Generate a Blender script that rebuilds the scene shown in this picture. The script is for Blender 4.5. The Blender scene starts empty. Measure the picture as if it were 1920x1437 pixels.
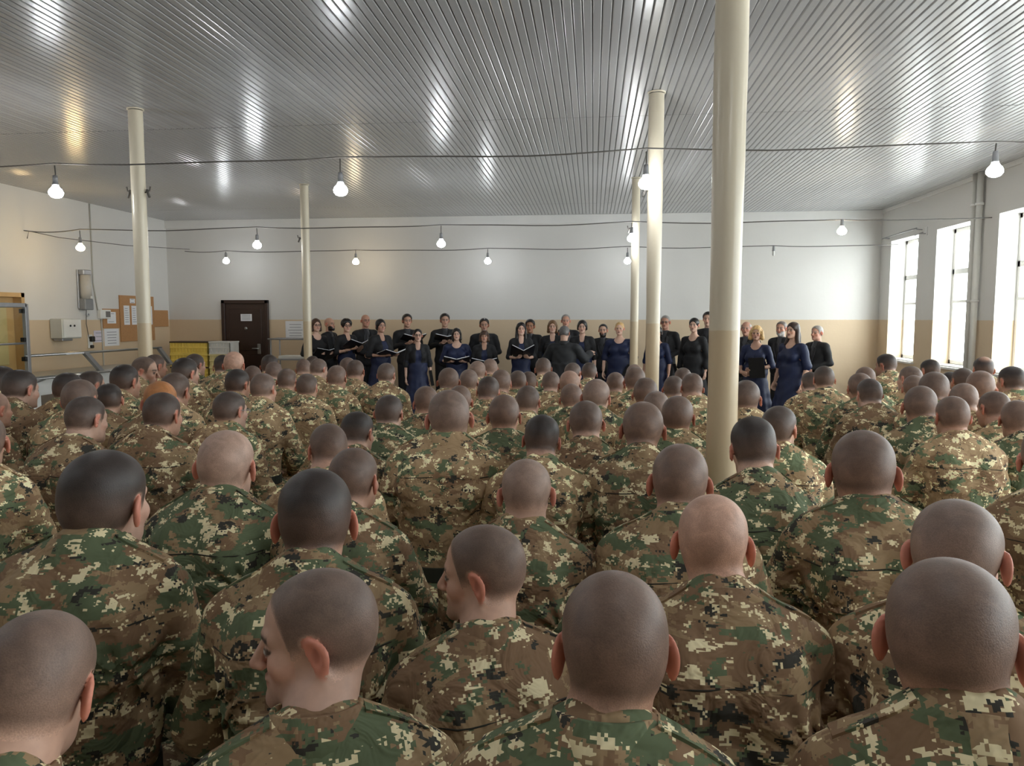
import bpy, math, random
import numpy as np
random.seed(7); rng = np.random.default_rng(7)
SC = bpy.context.scene
COL = SC.collection

# ---------------------------------------------------------------- camera, sky, exposure
EYE = 1.75
FPX, CX, CY = 1400.0, 960.0, 718.5                     # calibrated from the photograph at 1920 x 1437
PITCH = math.atan(121.5/FPX)
YAW = math.atan(152/FPX*math.cos(PITCH))
cam_d = bpy.data.cameras.new('camera'); cam = bpy.data.objects.new('camera', cam_d); COL.objects.link(cam)
cam_d.sensor_width = 36; cam_d.lens = 36*FPX/1920; cam_d.clip_start = .05
cam.location = (0, 0, EYE); cam.rotation_euler = (math.pi/2-PITCH, 0, YAW)
SC.camera = cam
w = bpy.data.worlds.new('overcast_sky'); SC.world = w; w.use_nodes = True
w.node_tree.nodes['Background'].inputs[0].default_value = (.93, .97, 1, 1)
w.node_tree.nodes['Background'].inputs[1].default_value = 4.6
vs = SC.view_settings
SC.display_settings.display_device = 'sRGB'
vs.view_transform = 'Standard'; vs.look = 'None'; vs.exposure = 1.75; vs.gamma = 1; vs.use_curve_mapping = False
BULB = 30.0
XL, XR, YB, YF, ZC, DADO = -9.22, 5.6, 15.5, -3.0, 3.85, 1.72
WIN_Y = [(15.0-1.9*k-1.2, 15.0-1.9*k) for k in range(9)]
WZ0, WZ1 = .98, 3.2
for k, (a, b) in enumerate(WIN_Y):                      # daylight portals set in the window openings
    L = bpy.data.lights.new('daylight_portal', 'AREA'); L.shape = 'RECTANGLE'; L.size = 1.2; L.size_y = WZ1-WZ0
    L.cycles.is_portal = True
    o = bpy.data.objects.new('daylight_portal', L); COL.objects.link(o)
    o.location = (XR+.36, (a+b)/2, (WZ0+WZ1)/2); o.rotation_euler = (math.pi/2, 0, math.pi/2)   # emits towards -X

# ---------------------------------------------------------------- helpers
def pray(x, y):
    u = (x-CX)/FPX; v = (CY-y)/FPX
    fh = math.cos(PITCH)+v*math.sin(PITCH); up = v*math.cos(PITCH)-math.sin(PITCH)
    return np.array([-math.sin(YAW)*fh+math.cos(YAW)*u, math.cos(YAW)*fh+math.sin(YAW)*u, up])
def onX(X, x, y):
    r = pray(x, y); t = X/r[0]; return r[1]*t, EYE+r[2]*t
def onY(Y, x, y):
    r = pray(x, y); t = Y/r[1]; return r[0]*t, EYE+r[2]*t
def s2l(*c):
    return tuple(((v/255)/12.92 if v/255 <= .04045 else ((v/255+.055)/1.055)**2.4) for v in c)
def mat(name, col=(.5, .5, .5), rough=.5, metal=0., spec=.5):
    m = bpy.data.materials.new(name); m.use_nodes = True
    b = m.node_tree.nodes['Principled BSDF']
    b.inputs['Base Color'].default_value = (*col, 1); b.inputs['Roughness'].default_value = rough
    b.inputs['Metallic'].default_value = metal; b.inputs['Specular IOR Level'].default_value = spec
    return m
def N(m, t, **kw):
    n = m.node_tree.nodes.new(t)
    for k, v in kw.items():
        if k.startswith('i_'):
            n.inputs[k[2:].replace('_', ' ')].default_value = v
        else: setattr(n, k, v)
    return n
def LK(m, a, b): m.node_tree.links.new(a, b)
def bsdf(m): return m.node_tree.nodes['Principled BSDF']
def grain(m, col, amt=.08, scale=6, bump=0., bscale=60):
    """procedural mottling of a base colour, optional fine relief"""
    tc = N(m, 'ShaderNodeTexCoord'); n = N(m, 'ShaderNodeTexNoise'); n.inputs['Scale'].default_value = scale; n.inputs['Detail'].default_value = 4
    LK(m, tc.outputs['Object'], n.inputs['Vector'])
    r = N(m, 'ShaderNodeValToRGB')
    r.color_ramp.elements[0].color = (*[c*(1-amt) for c in col], 1); r.color_ramp.elements[1].color = (*[min(1, c*(1+amt)) for c in col], 1)
    r.color_ramp.elements[0].position = .3; r.color_ramp.elements[1].position = .7
    LK(m, n.outputs['Fac'], r.inputs['Fac']); LK(m, r.outputs['Color'], bsdf(m).inputs['Base Color'])
    if bump:
        n2 = N(m, 'ShaderNodeTexNoise'); n2.inputs['Scale'].default_value = bscale; LK(m, tc.outputs['Object'], n2.inputs['Vector'])
        b = N(m, 'ShaderNodeBump'); b.inputs['Strength'].default_value = bump; b.inputs['Distance'].default_value = .01
        LK(m, n2.outputs['Fac'], b.inputs['Height']); LK(m, b.outputs['Normal'], bsdf(m).inputs['Normal'])
    return m
def gmat(name, col, amt=.08, scale=6, rough=.5, metal=0., bump=0., bscale=60, spec=.5):
    return grain(mat(name, col, rough, metal, spec), col, amt, scale, bump, bscale)

def tag(o, label=None, cat=None, group=None, kind=None):
    if label: o['label'] = label
    if cat: o['category'] = cat
    if group: o['group'] = group
    if kind: o['kind'] = kind
    return o
def empty(name, loc=(0, 0, 0), rz=0, label=None, cat=None, group=None):
    o = bpy.data.objects.new(name, None); COL.objects.link(o); o.location = loc; o.rotation_euler = (0, 0, rz); o.empty_display_size = .1
    return tag(o, label, cat, group)
def link(name, me, parent=None, loc=None, rot=None):
    o = bpy.data.objects.new(name, me); COL.objects.link(o)
    if parent: o.parent = parent
    if loc is not None: o.location = loc
    if rot is not None: o.rotation_euler = rot
    return o
def npmesh(name, V, F, m=None, smooth=True, tint=None):
    """V (n,3), F (k,4) or (k,3) arrays -> mesh data"""
    V = np.asarray(V, np.float32); F = np.asarray(F, np.int32); k = F.shape[1]
    me = bpy.data.meshes.new(name)
    me.vertices.add(len(V)); me.vertices.foreach_set('co', V.ravel())
    me.loops.add(F.size); me.loops.foreach_set('vertex_index', F.ravel())
    me.polygons.add(len(F)); me.polygons.foreach_set('loop_start', np.arange(0, F.size, k, dtype=np.int32))
    me.polygons.foreach_set('use_smooth', np.full(len(F), smooth))
    if tint is not None:
        a = me.color_attributes.new('tint', 'FLOAT_COLOR', 'POINT')
        a.data.foreach_set('color', np.concatenate([tint, np.ones((len(V), 1))], 1).astype(np.float32).ravel())
    me.update(calc_edges=True); me.validate()
    if m: me.materials.append(m)
    return me
class MB:
    """collects boxes, tubes, lathes into one mesh"""
    def __init__(s): s.v = []; s.f = []; s.n = 0; s.sm = []
    def add(s, V, F, sm=False):
        V = np.asarray(V, float).reshape(-1, 3); s.v.append(V)
        for q in F: s.f.append(tuple(int(i)+s.n for i in q)); s.sm.append(sm)
        s.n += len(V); return s
    def box(s, lo, hi, bev=0.):
        (a, b, c), (d, e, f) = lo, hi
        if bev:
            return s.bevbox(lo, hi, bev)
        V = [(a,b,c),(d,b,c),(d,e,c),(a,e,c),(a,b,f),(d,b,f),(d,e,f),(a,e,f)]
        return s.add(V, [(0,3,2,1),(4,5,6,7),(0,1,5,4),(1,2,6,5),(2,3,7,6),(3,0,4,7)])
    def bevbox(s, lo, hi, bv):
        lo = np.array(lo, float); hi = np.array(hi, float); bv = min(bv, (hi-lo).min()*.45)
        def ring(z, i):
            a, b = lo[:2]+i, hi[:2]-i; c = bv if i == 0 else bv*.5
            return [(a[0]+c,a[1],z),(b[0]-c,a[1],z),(b[0],a[1]+c,z),(b[0],b[1]-c,z),(b[0]-c,b[1],z),(a[0]+c,b[1],z),(a[0],b[1]-c,z),(a[0],a[1]+c,z)]
        V = ring(lo[2], bv)+ring(lo[2]+bv, 0)+ring(hi[2]-bv, 0)+ring(hi[2], bv)
        F = [tuple(range(7, -1, -1)), tuple(range(24, 32))]
        for k in range(3):
            for i in range(8): j = (i+1) % 8; F.append((k*8+i, k*8+j, k*8+8+j, k*8+8+i))
        return s.add(V, F)
    def tube(s, P, r, n=8, cap=True, sq=None):
        P = [np.array(p, float) for p in P]; m = len(P)
        r = [r]*m if np.isscalar(r) else r
        V = []; u = None
        for i, p in enumerate(P):
            t = (P[min(i+1, m-1)]-P[max(i-1, 0)]); t /= (np.linalg.norm(t)+1e-9)
            if u is None:
                a = np.array([0, 0, 1.]) if abs(t[2]) < .9 else np.array([1., 0, 0])
                u = np.cross(t, a)
            u = u-t*np.dot(u, t); u /= np.linalg.norm(u); v = np.cross(t, u)
            for k in range(n):
                a = 2*math.pi*k/n; V.append(p+(u*math.cos(a)*(1 if sq is None else sq[0])+v*math.sin(a)*(1 if sq is None else sq[1]))*r[i])
        F = []
        for i in range(m-1):
            for k in range(n):
                l = (k+1) % n; F.append((i*n+k, i*n+l, i*n+n+l, i*n+n+k))
        if cap: F += [tuple(range(n-1, -1, -1)), tuple(range((m-1)*n, m*n))]
        return s.add(V, F, True)
    def lathe(s, prof, n=16, a0=0., a1=2*math.pi, sx=1., sy=1., c=(0, 0, 0)):
        full = abs(a1-a0-2*math.pi) < 1e-6; m = n if full else n+1
        V = []
        for k in range(m):
            a = a0+(a1-a0)*k/n
            for r, z in prof: V.append((c[0]+r*math.cos(a)*sx, c[1]+r*math.sin(a)*sy, c[2]+z))
        p = len(prof); F = []
        for k in range(n):
            l = (k+1) % m
            for i in range(p-1): F.append((k*p+i, l*p+i, l*p+i+1, k*p+i+1))
        return s.add(V, F, True)
    def mesh(s, name, m):
        me = bpy.data.meshes.new(name); V = np.concatenate(s.v)
        me.from_pydata(V.tolist(), [], s.f); me.polygons.foreach_set('use_smooth', s.sm)
        for mm in (m if isinstance(m, (list, tuple)) else [m]): me.materials.append(mm)
        me.update(); return me
    def build(s, name, m, parent=None, loc=None, rot=None): return link(name, s.mesh(name, m), parent, loc, rot)

# ---------------------------------------------------------------- signed distance modelling (surface nets)
f32 = np.float32
def nrm(q): return np.sqrt((q*q).sum(-1))
def ell(P, c, r):
    q = (P-np.array(c, f32))/np.array(r, f32); k0 = nrm(q); k1 = nrm(q/np.array(r, f32))
    return k0*(k0-1)/(k1+1e-6)
def cap(P, a, b, ra, rb=None):
    rb = ra if rb is None else rb
    a = np.array(a, f32); b = np.array(b, f32); ab = b-a; q = P-a
    t = np.clip((q@ab)/(ab@ab+1e-9), 0, 1)
    return nrm(q-t[..., None]*ab)-(ra+(rb-ra)*t)
def smin(a, b, k):
    h = np.clip(.5+.5*(b-a)/k, 0, 1); return b+(a-b)*h-k*h*(1-h)
def smax(a, b, k): return -smin(-a, -b, k)
CORN = np.array([(i, j, k) for i in (0, 1) for j in (0, 1) for k in (0, 1)])
EDG = [(a, b) for a in range(8) for b in range(a+1, 8) if np.abs(CORN[a]-CORN[b]).sum() == 1]
def nets(f, lo, hi, h):
    lo = np.array(lo, float); n = np.ceil((np.array(hi)-lo)/h).astype(int)+1
    ax = [lo[i]+h*np.arange(n[i]) for i in range(3)]
    P = np.stack(np.meshgrid(*ax, indexing='ij'), -1).astype(f32)
    D = f(P.reshape(-1, 3)).reshape(n).astype(f32)
    S = D < 0
    cnt = sum(S[c[0]:n[0]-1+c[0], c[1]:n[1]-1+c[1], c[2]:n[2]-1+c[2]].astype(np.int8) for c in CORN)
    act = (cnt > 0) & (cnt < 8); ijk = np.argwhere(act)
    vals = np.stack([D[ijk[:, 0]+c[0], ijk[:, 1]+c[1], ijk[:, 2]+c[2]] for c in CORN], 1)
    acc = np.zeros((len(ijk), 3)); num = np.zeros(len(ijk))
    for a, b in EDG:
        m = (vals[:, a] < 0) != (vals[:, b] < 0)
        t = vals[m, a]/(vals[m, a]-vals[m, b])
        acc[m] += CORN[a]+t[:, None]*(CORN[b]-CORN[a]); num[m] += 1
    V = lo+h*(ijk+acc/num[:, None])
    idx = -np.ones(act.shape, int); idx[tuple(ijk.T)] = np.arange(len(ijk))
    F = []
    for d in range(3):
        e = [(1, 2), (2, 0), (0, 1)][d]
        A = np.take(S, range(0, n[d]-1), d); B = np.take(S, range(1, n[d]), d)
        cr = np.argwhere(A != B)
        ok = (cr[:, e[0]] > 0) & (cr[:, e[1]] > 0) & (cr[:, e[0]] < n[e[0]]-1) & (cr[:, e[1]] < n[e[1]]-1)
        cr = cr[ok]; fl = A[tuple(cr.T)]
        def at(p, q):
            c = cr.copy(); c[:, e[0]] -= p; c[:, e[1]] -= q; return idx[tuple(c.T)]
        q = np.stack([at(1, 1), at(0, 1), at(0, 0), at(1, 0)], 1)
        q[~fl] = q[~fl][:, ::-1]; F.append(q)
    F = np.concatenate(F); F = F[(F >= 0).all(1)]
    return V, F
def vnormals(V, F):
    a = V[F[:, 2]]-V[F[:, 0]]; b = V[F[:, 3]]-V[F[:, 1]]; fn = np.cross(a, b)
    n = np.zeros_like(V)
    for i in range(4): np.add.at(n, F[:, i], fn)
    return n/(np.linalg.norm(n, axis=1, keepdims=True)+1e-12)
def submesh(V, F, keep):
    """faces whose four corners are kept"""
    fm = keep[F].all(1); F2 = F[fm]; used = np.unique(F2); mp = -np.ones(len(V), int); mp[used] = np.arange(len(used))
    return used, mp[F2]
def rotz(a): c, s = math.cos(a), math.sin(a); return np.array([[c, -s, 0], [s, c, 0], [0, 0, 1]])
def rotx(a): c, s = math.cos(a), math.sin(a); return np.array([[1, 0, 0], [0, c, -s], [0, s, c]])
def roty(a): c, s = math.cos(a), math.sin(a); return np.array([[c, 0, s], [0, 1, 0], [-s, 0, c]])
# ---------------------------------------------------------------- materials of the room
def paint_two_tone(name, top, low, split):
    m = mat(name, top, .55)
    g = N(m, 'ShaderNodeNewGeometry'); sx = N(m, 'ShaderNodeSeparateXYZ'); LK(m, g.outputs['Position'], sx.inputs[0])
    n = N(m, 'ShaderNodeTexNoise'); n.inputs['Scale'].default_value = 1.1; n.inputs['Detail'].default_value = 5; LK(m, g.outputs['Position'], n.inputs['Vector'])
    n3 = N(m, 'ShaderNodeTexNoise'); n3.inputs['Scale'].default_value = 14; LK(m, g.outputs['Position'], n3.inputs['Vector'])
    ma = N(m, 'ShaderNodeMath', operation='MULTIPLY_ADD'); ma.inputs[1].default_value = .012; LK(m, n3.outputs['Fac'], ma.inputs[0]); LK(m, sx.outputs['Z'], ma.inputs[2])
    gt = N(m, 'ShaderNodeMath', operation='GREATER_THAN'); gt.inputs[1].default_value = split+.006; LK(m, ma.outputs[0], gt.inputs[0])
    mix = N(m, 'ShaderNodeMix', data_type='RGBA'); mix.inputs['A'].default_value = (*low, 1); mix.inputs['B'].default_value = (*top, 1)
    LK(m, gt.outputs[0], mix.inputs['Factor'])
    mr = N(m, 'ShaderNodeMapRange'); mr.inputs['To Min'].default_value = .93; mr.inputs['To Max'].default_value = 1.05; LK(m, n.outputs['Fac'], mr.inputs['Value'])
    mu = N(m, 'ShaderNodeMix', data_type='RGBA', blend_type='MULTIPLY'); mu.inputs['Factor'].default_value = 1
    LK(m, mix.outputs['Result'], mu.inputs['A']); LK(m, mr.outputs[0], mu.inputs['B']); LK(m, mu.outputs['Result'], bsdf(m).inputs['Base Color'])
    b = N(m, 'ShaderNodeBump'); b.inputs['Strength'].default_value = .15; b.inputs['Distance'].default_value = .01; LK(m, n3.outputs['Fac'], b.inputs['Height']); LK(m, b.outputs['Normal'], bsdf(m).inputs['Normal'])
    return m
C_WHITE = s2l(218, 216, 212); C_BEIGE = s2l(212, 190, 160)
M_wall = paint_two_tone('two_tone_wall_paint', C_WHITE, C_BEIGE, DADO)
M_white = gmat('white_plaster', s2l(226, 225, 222), .03, 3)
M_frame = gmat('white_window_frame', s2l(222, 220, 214), .03, 8, .4)
M_pillar = paint_two_tone('cream_pillar_paint', s2l(216, 205, 182), s2l(208, 188, 155), 1.70); bsdf(M_pillar).inputs['Roughness'].default_value = .3
M_panel = mat('grey_ceiling_panel', (.30, .30, .30), .24, 0, .85)
def _pan():
    m = M_panel; oi = N(m, 'ShaderNodeObjectInfo'); r = N(m, 'ShaderNodeMapRange'); r.inputs['To Min'].default_value = .93; r.inputs['To Max'].default_value = 1.07
    LK(m, oi.outputs['Random'], r.inputs['Value'])
    mu = N(m, 'ShaderNodeMix', data_type='RGBA', blend_type='MULTIPLY'); mu.inputs['Factor'].default_value = 1; mu.inputs['A'].default_value = (.44, .44, .445, 1)
    LK(m, r.outputs[0], mu.inputs['B']); LK(m, mu.outputs['Result'], bsdf(m).inputs['Base Color'])
_pan()
M_gap = mat('dark_ceiling_void', s2l(60, 60, 60), .8)
M_floor = gmat('grey_terrazzo_floor', s2l(120, 112, 102), .2, 30, .35)
M_metal = gmat('brushed_steel', s2l(176, 176, 174), .06, 20, .3, .85)
M_alu = gmat('dull_aluminium', s2l(168, 168, 170), .05, 20, .4, .6)
M_dark = gmat('black_plastic', s2l(28, 27, 27), .1, 10, .45)
M_wire = mat('dark_cable', s2l(92, 88, 84), .6)
M_cable_white = mat('light_cable', s2l(190, 188, 180), .6)
M_bench = gmat('grey_bench_board', s2l(92, 94, 98), .1, 14, .5)
M_cork = gmat('cork_board', s2l(182, 136, 92), .12, 60, .8)
M_paper = gmat('white_paper', s2l(232, 233, 236), .02, 4, .7)
M_ink = mat('grey_print', s2l(150, 150, 158), .8)
M_door = gmat('dark_brown_door', s2l(52, 34, 28), .12, 5, .4)
M_doorlight = gmat('tan_door_paint', s2l(206, 170, 118), .06, 4, .45)
M_yellow = gmat('yellow_crate_plastic', s2l(244, 218, 110), .08, 8, .4)
M_pale = gmat('pale_yellow_crate_plastic', s2l(238, 224, 165), .06, 8, .4)
M_rim = mat('dark_crate_rim', s2l(70, 52, 34), .5)
M_whitep = gmat('white_enamel', s2l(228, 228, 224), .03, 6, .35)
M_boxgrey = gmat('pale_grey_enamel', s2l(206, 208, 202), .03, 6, .4)
def glass(name, tintc=(.97, .99, .98)):
    m = bpy.data.materials.new(name); m.use_nodes = True; nt = m.node_tree; nt.nodes.clear()
    o = nt.nodes.new('ShaderNodeOutputMaterial'); t = nt.nodes.new('ShaderNodeBsdfTransparent'); t.inputs[0].default_value = (*tintc, 1)
    g = nt.nodes.new('ShaderNodeBsdfGlossy'); g.inputs['Roughness'].default_value = .03
    mx = nt.nodes.new('ShaderNodeMixShader'); mx.inputs[0].default_value = .06
    nt.links.new(t.outputs[0], mx.inputs[1]); nt.links.new(g.outputs[0], mx.inputs[2]); nt.links.new(mx.outputs[0], o.inputs[0])
    return m
M_glass = glass('window_glass'); M_glassg = glass('greenish_glass', (.95, .97, .92))
def emit(name, col, s):
    m = mat(name, (1, 1, 1), .3); b = bsdf(m); b.inputs['Emission Color'].default_value = (*col, 1); b.inputs['Emission Strength'].default_value = s; return m
M_bulb = emit('cool_lit_bulb', (.93, .97, 1.0), BULB); M_bulbw = emit('warm_lit_bulb', (1, .70, .32), BULB); M_bulbm = emit('slightly_warm_lit_bulb', (1, .86, .64), BULB*.8)
M_bulbs = emit('small_cool_lit_bulb', (.93, .97, 1.0), BULB*.6); M_bulbms = emit('small_warm_lit_bulb', (1, .80, .52), BULB*.6)
M_bulboff = mat('unlit_bulb_glass', s2l(215, 215, 210), .2)

# ---------------------------------------------------------------- the room
def struct(o): o['kind'] = 'structure'; return o
T = .35
struct(MB().box((XL-T, YF-T, -.2), (XR+T, YB+T, 0)).build('floor', M_floor))
struct(MB().box((XL-T, YB, 0), (XR+T, YB+T, ZC+.2)).build('wall_back', M_wall))
struct(MB().box((XL-T, YF-T, 0), (XR+T, YF, ZC+.2)).build('wall_front', M_wall))
D2Y0, D2Y1, D2Z = 9.9, 11.30, 2.16                     # tan door in the left wall
b = MB(); b.box((XL-T, YF, 0), (XL, D2Y0, ZC+.2)); b.box((XL-T, D2Y1, 0), (XL, YB, ZC+.2)); b.box((XL-T, D2Y0, D2Z), (XL, D2Y1, ZC+.2))
struct(b.build('wall_left', M_wall))
b = MB(); ys = sorted(WIN_Y); prev = YF
for a, c in ys:
    b.box((XR, prev, 0), (XR+T, a, ZC+.2)); b.box((XR, a, 0), (XR+T, c, WZ0)); b.box((XR, a, WZ1), (XR+T, c, ZC+.2)); prev = c
b.box((XR, prev, 0), (XR+T, YB, ZC+.2))
struct(b.build('wall_right', M_wall))
struct(MB().box((XL+.002, YB-.05, ZC-.17), (XR-.002, YB-.001, ZC-.001)).build('trim_1', M_white))
struct(MB().box((XR-.03, YF, ZC-.07), (XR-.001, YB-.052, ZC-.001)).build('trim_2', M_white))
for nm, lo, hi in (('baseboard_back', (XL+.02, YB-.02, 0), (XR-.02, YB-.001, .09)), ('baseboard_right', (XR-.02, YF, 0), (XR-.001, YB-.02, .09)), ('baseboard_left', (XL+.001, YF, 0), (XL+.02, D2Y0, .09))):
    struct(MB().box(lo, hi).build(nm, M_boxgrey))
# ceiling: boarded with narrow metal strips running away from the camera
ceil = struct(MB().box((XL-T, YF-T, ZC+.03), (XR+T, YB+T, ZC+.2)).build('ceiling', M_gap))
PW = .0686; NP = int((XR-XL)/PW)
def strip_mb(y0, y1, mb, x):
    pr = [(.0, .020), (.0, .010), (.005, .003), (.010, .0), (.0585, .0), (.0635, .004), (.0655, .010), (.0655, .020)]
    V = [(x+a, y, ZC+z) for y in (y0, y1) for a, z in pr]; n = len(pr)
    F = [(i, i+1, n+i+1, n+i) for i in range(n-1)]
    return mb.add(V, [q[::-1] for q in F])
pm = [strip_mb(2.17, 8.075, MB(), 0).mesh('ceiling_panel', M_panel), strip_mb(8.085, 13.995, MB(), 0).mesh('ceiling_panel', M_panel)]
rest = MB()
for i in range(NP):
    x = XL+.004+i*PW
    p = link('ceiling_panel', pm[0], ceil, (x, 0, random.uniform(-.0012, .0012)))
    if NP-82 <= i: link('ceiling_panel', pm[1], ceil, (x, 0, random.uniform(-.0012, .0012)))
    else: strip_mb(8.085, 13.995, rest, x)
    strip_mb(14.005, YB, rest, x); strip_mb(YF, 2.16, rest, x)
tag(rest.build('ceiling_panel_rows', M_panel, ceil), kind='stuff')
# windows in the right wall
XG = XR+.27
for k, (a, c) in enumerate(WIN_Y):
    f = struct(MB().box((XR+.002, a, WZ0-.002), (XR+T, c, WZ0+.02)).box((XR-.05, a-.03, WZ0-.035), (XR+.01, c+.03, WZ0-.002)).build('window_%d' % (k+1), M_white))
    fr = MB()
    fr.box((XG, a, WZ0+.02), (XG+.06, c, WZ0+.09), .006); fr.box((XG, a, WZ1-.07), (XG+.06, c, WZ1), .006)
    fr.box((XG, a, WZ0+.02), (XG+.06, a+.07, WZ1), .006); fr.box((XG, c-.07, WZ0+.02), (XG+.06, c, WZ1), .006)
    fr.box((XG, a, 2.46), (XG+.06, c, 2.55), .006)
    fr.box((XG-.015, (a+c)/2-.045, WZ0+.05), (XG+.065, (a+c)/2+.045, 2.5), .006)
    fr.build('window_frame', M_frame, f)
    mb = MB().box((XG-.01, a+.05, 1.995), (XG+.05, (a+c)/2, 2.045), .005).box((XG-.01, (a+c)/2, 1.995), (XG+.05, c-.05, 2.045), .005)
    mb.build('glazing_bar', M_frame, f)
    MB().box((XG+.025, a+.05, 2.53), (XG+.031, c-.05, WZ1-.05)).build('pane', M_glass, f)
    MB().box((XG+.025, a+.05, WZ0+.07), (XG+.031, (a+c)/2-.03, 2.47)).build('pane', M_glass, f)
    MB().box((XG+.025, (a+c)/2+.03, WZ0+.07), (XG+.031, c-.05, 2.47)).build('pane', M_glass, f)
    MB().box((XG-.035, (a+c)/2-.012, 1.6), (XG-.015, (a+c)/2+.012, 1.64)).tube([(XG-.045, (a+c)/2, 1.62), (XG-.05, (a+c)/2, 1.5)], .009).build('window_handle', M_frame, f)
# dark entrance door in the back wall
dx0, dx1 = -7.99, -6.94
d1 = struct(MB().box((dx0+.07, YB-.035, .02), (dx1-.07, YB-.002, 2.07)).build('door_1', M_door))
b = MB(); b.box((dx0, YB-.07, 0), (dx0+.075, YB-.001, 2.14), .006); b.box((dx1-.075, YB-.07, 0), (dx1, YB-.001, 2.14), .006); b.box((dx0, YB-.07, 2.065), (dx1, YB-.001, 2.14), .006)
b.build('door_frame', M_door, d1)
b = MB(); b.box((dx0+.16, YB-.045, .2), (dx1-.16, YB-.034, .95), .006); b.box((dx0+.16, YB-.045, 1.05), (dx1-.16, YB-.034, 1.95), .006); b.build('door_panel', M_door, d1)
MB().box((-7.2, YB-.06, .98), (-7.13, YB-.034, 1.2), .005).tube([(-7.165, YB-.05, 1.1), (-7.165, YB-.1, 1.1), (-7.3, YB-.1, 1.1)], .012).build('door_handle', M_metal, d1)
MB().tube([(-7.45, YB-.034, 1.53), (-7.45, YB-.06, 1.53)], .035, 12).build('peephole', M_metal, d1)
MB().tube([(-7.1, YB-.034, .72), (-7.1, YB-.05, .72)], .03, 12).build('lock_cover', M_metal, d1)
def paper(name, lo, hi, axis, label, lines=4, parent=None, group=None, m=None, th=.004):
    """sheet on a wall; axis 'y' = on the back wall facing -Y, 'x' = on the left wall facing +X"""
    o = MB(); p = MB()
    (a0, z0), (a1, z1) = lo, hi
    if axis == 'y':
        o.box((a0, YB-.05-th if parent else YB-th, z0), (a1, (YB-.05 if parent else YB)-.0005, z1))
        base = (YB-.05-th if parent else YB-th)
    else:
        base = XL+th+(.03 if parent is not None else 0); o.box((base-th+.0005, a0, z0), (base, a1, z1))
    ob = o.build(name, m or M_paper, parent)
    for i in range(lines):
        z = z1-(z1-z0)*(.2+.65*i/max(1, lines-1)); e = (a1-a0)*(.12+.1*random.random())
        if axis == 'y': p.box((a0+e, base-.001, z-.006), (a1-e, base+.0005, z+.006))
        else: p.box((base-.0005, a0+e, z-.006), (base+.001, a1-e, z+.006))
    if lines: p.build('printed_lines', M_ink, ob)
    if label and parent is None: tag(ob, label, 'notice', group)
    return ob
# notice on the dark door
q = MB().box((-7.56, YB-.05, 1.69), (-7.31, YB-.0455, 1.84)).build('door_notice', M_paper); tag(q, 'small white printed notice stuck on the dark brown door', 'notice')
pb = MB()
for i in range(4): pb.box((-7.53, YB-.0512, 1.72+i*.03), (-7.34, YB-.0498, 1.73+i*.03))
pb.build('printed_lines', M_ink, q)
paper('wall_notice', (-6.58, 1.32), (-6.14, 1.69), 'y', 'large white printed notice on the beige wall right of the dark door', 5)
# tan panelled door in the left wall
d2 = struct(MB().box((XL-.18, D2Y0+.06, .02), (XL-.13, D2Y1-.06, D2Z-.06)).build('door_2', M_doorlight))
b = MB(); b.box((XL-.2, D2Y1-.07, 0), (XL+.02, D2Y1-.001, D2Z)); b.box((XL-.2, D2Y0+.001, 0), (XL+.02, D2Y0+.07, D2Z)); b.box((XL-.2, D2Y0+.001, D2Z-.07), (XL+.02, D2Y1-.001, D2Z-.001)); b.build('door_frame', M_doorlight, d2)
for i in range(3):
    y = D2Y0+.15+i*.37; MB().box((XL-.132, y, 1.0), (XL-.115, y+.28, 1.95), .008).build('door_panel', gmat('pale_door_panel', s2l(206, 190, 140), .05, 5, .4) if i == 0 else bpy.data.materials['pale_door_panel'], d2)

# ---------------------------------------------------------------- pillars
def pillar(x, y, r0, r1, label, extra=None):
    root = empty('pillar', (x, y, 0), 0, label, 'pillar', None)
    zs = np.linspace(0, ZC-.02, 25); prof = []
    for z in zs:
        t = z/ZC; prof.append((r0+(r1-r0)*min(1, max(0, (t-.5)/.2))+random.uniform(-.0012, .0012), z))
    MB().lathe(prof, 28).build('shaft', M_pillar, root)
    MB().lathe([(r1*.9, ZC-.012), (r1+.012, ZC-.012), (r1+.012, ZC-.001)], 28).build('ceiling_plate', M_pillar, root)
    MB().lathe([(r0+.03, 0), (r0+.03, .05), (r0, .06)], 28).build('foot_ring', M_pillar, root)
    return root
P1 = pillar(.545, 3.2, .0625, .0675, 'nearest thick cream pillar among the soldiers, right of centre')
P2 = pillar(.57, 7.27, .066, .072, 'cream pillar behind the nearest one, in front of the singers')
P3 = pillar(.625, 11.55, .062, .062, 'slim far cream pillar just left of the middle distance pillar')
P4 = pillar(-4.6, 7.27, .068, .070, 'cream pillar at left, in front of the cork notice boards')
P5 = pillar(-4.54, 11.55, .066, .066, 'far cream pillar at left, beside the leftmost singer')
def hook(root, r, z, sgn, ang):
    b = MB(); b.tube([(sgn*r*.95, 0, z), (sgn*(r+.05), 0, z+.02), (sgn*(r+.06), 0, z+.06)], .008, 6).tube([(sgn*(r+.02), 0, z+.03), (sgn*(r+.05), 0, z-.05)], .012, 6)
    o = b.build('cable_clamp', M_wire, root); o.rotation_euler = (0, 0, ang)
hook(P4, .068, 3.02, 1, 0); hook(P4, .068, 3.02, -1, 0); hook(P2, .068, 2.94, -1, .2); hook(P5, .066, 3.0, -1, 0); hook(P3, .062, 3.08, -1, 0)
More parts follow.
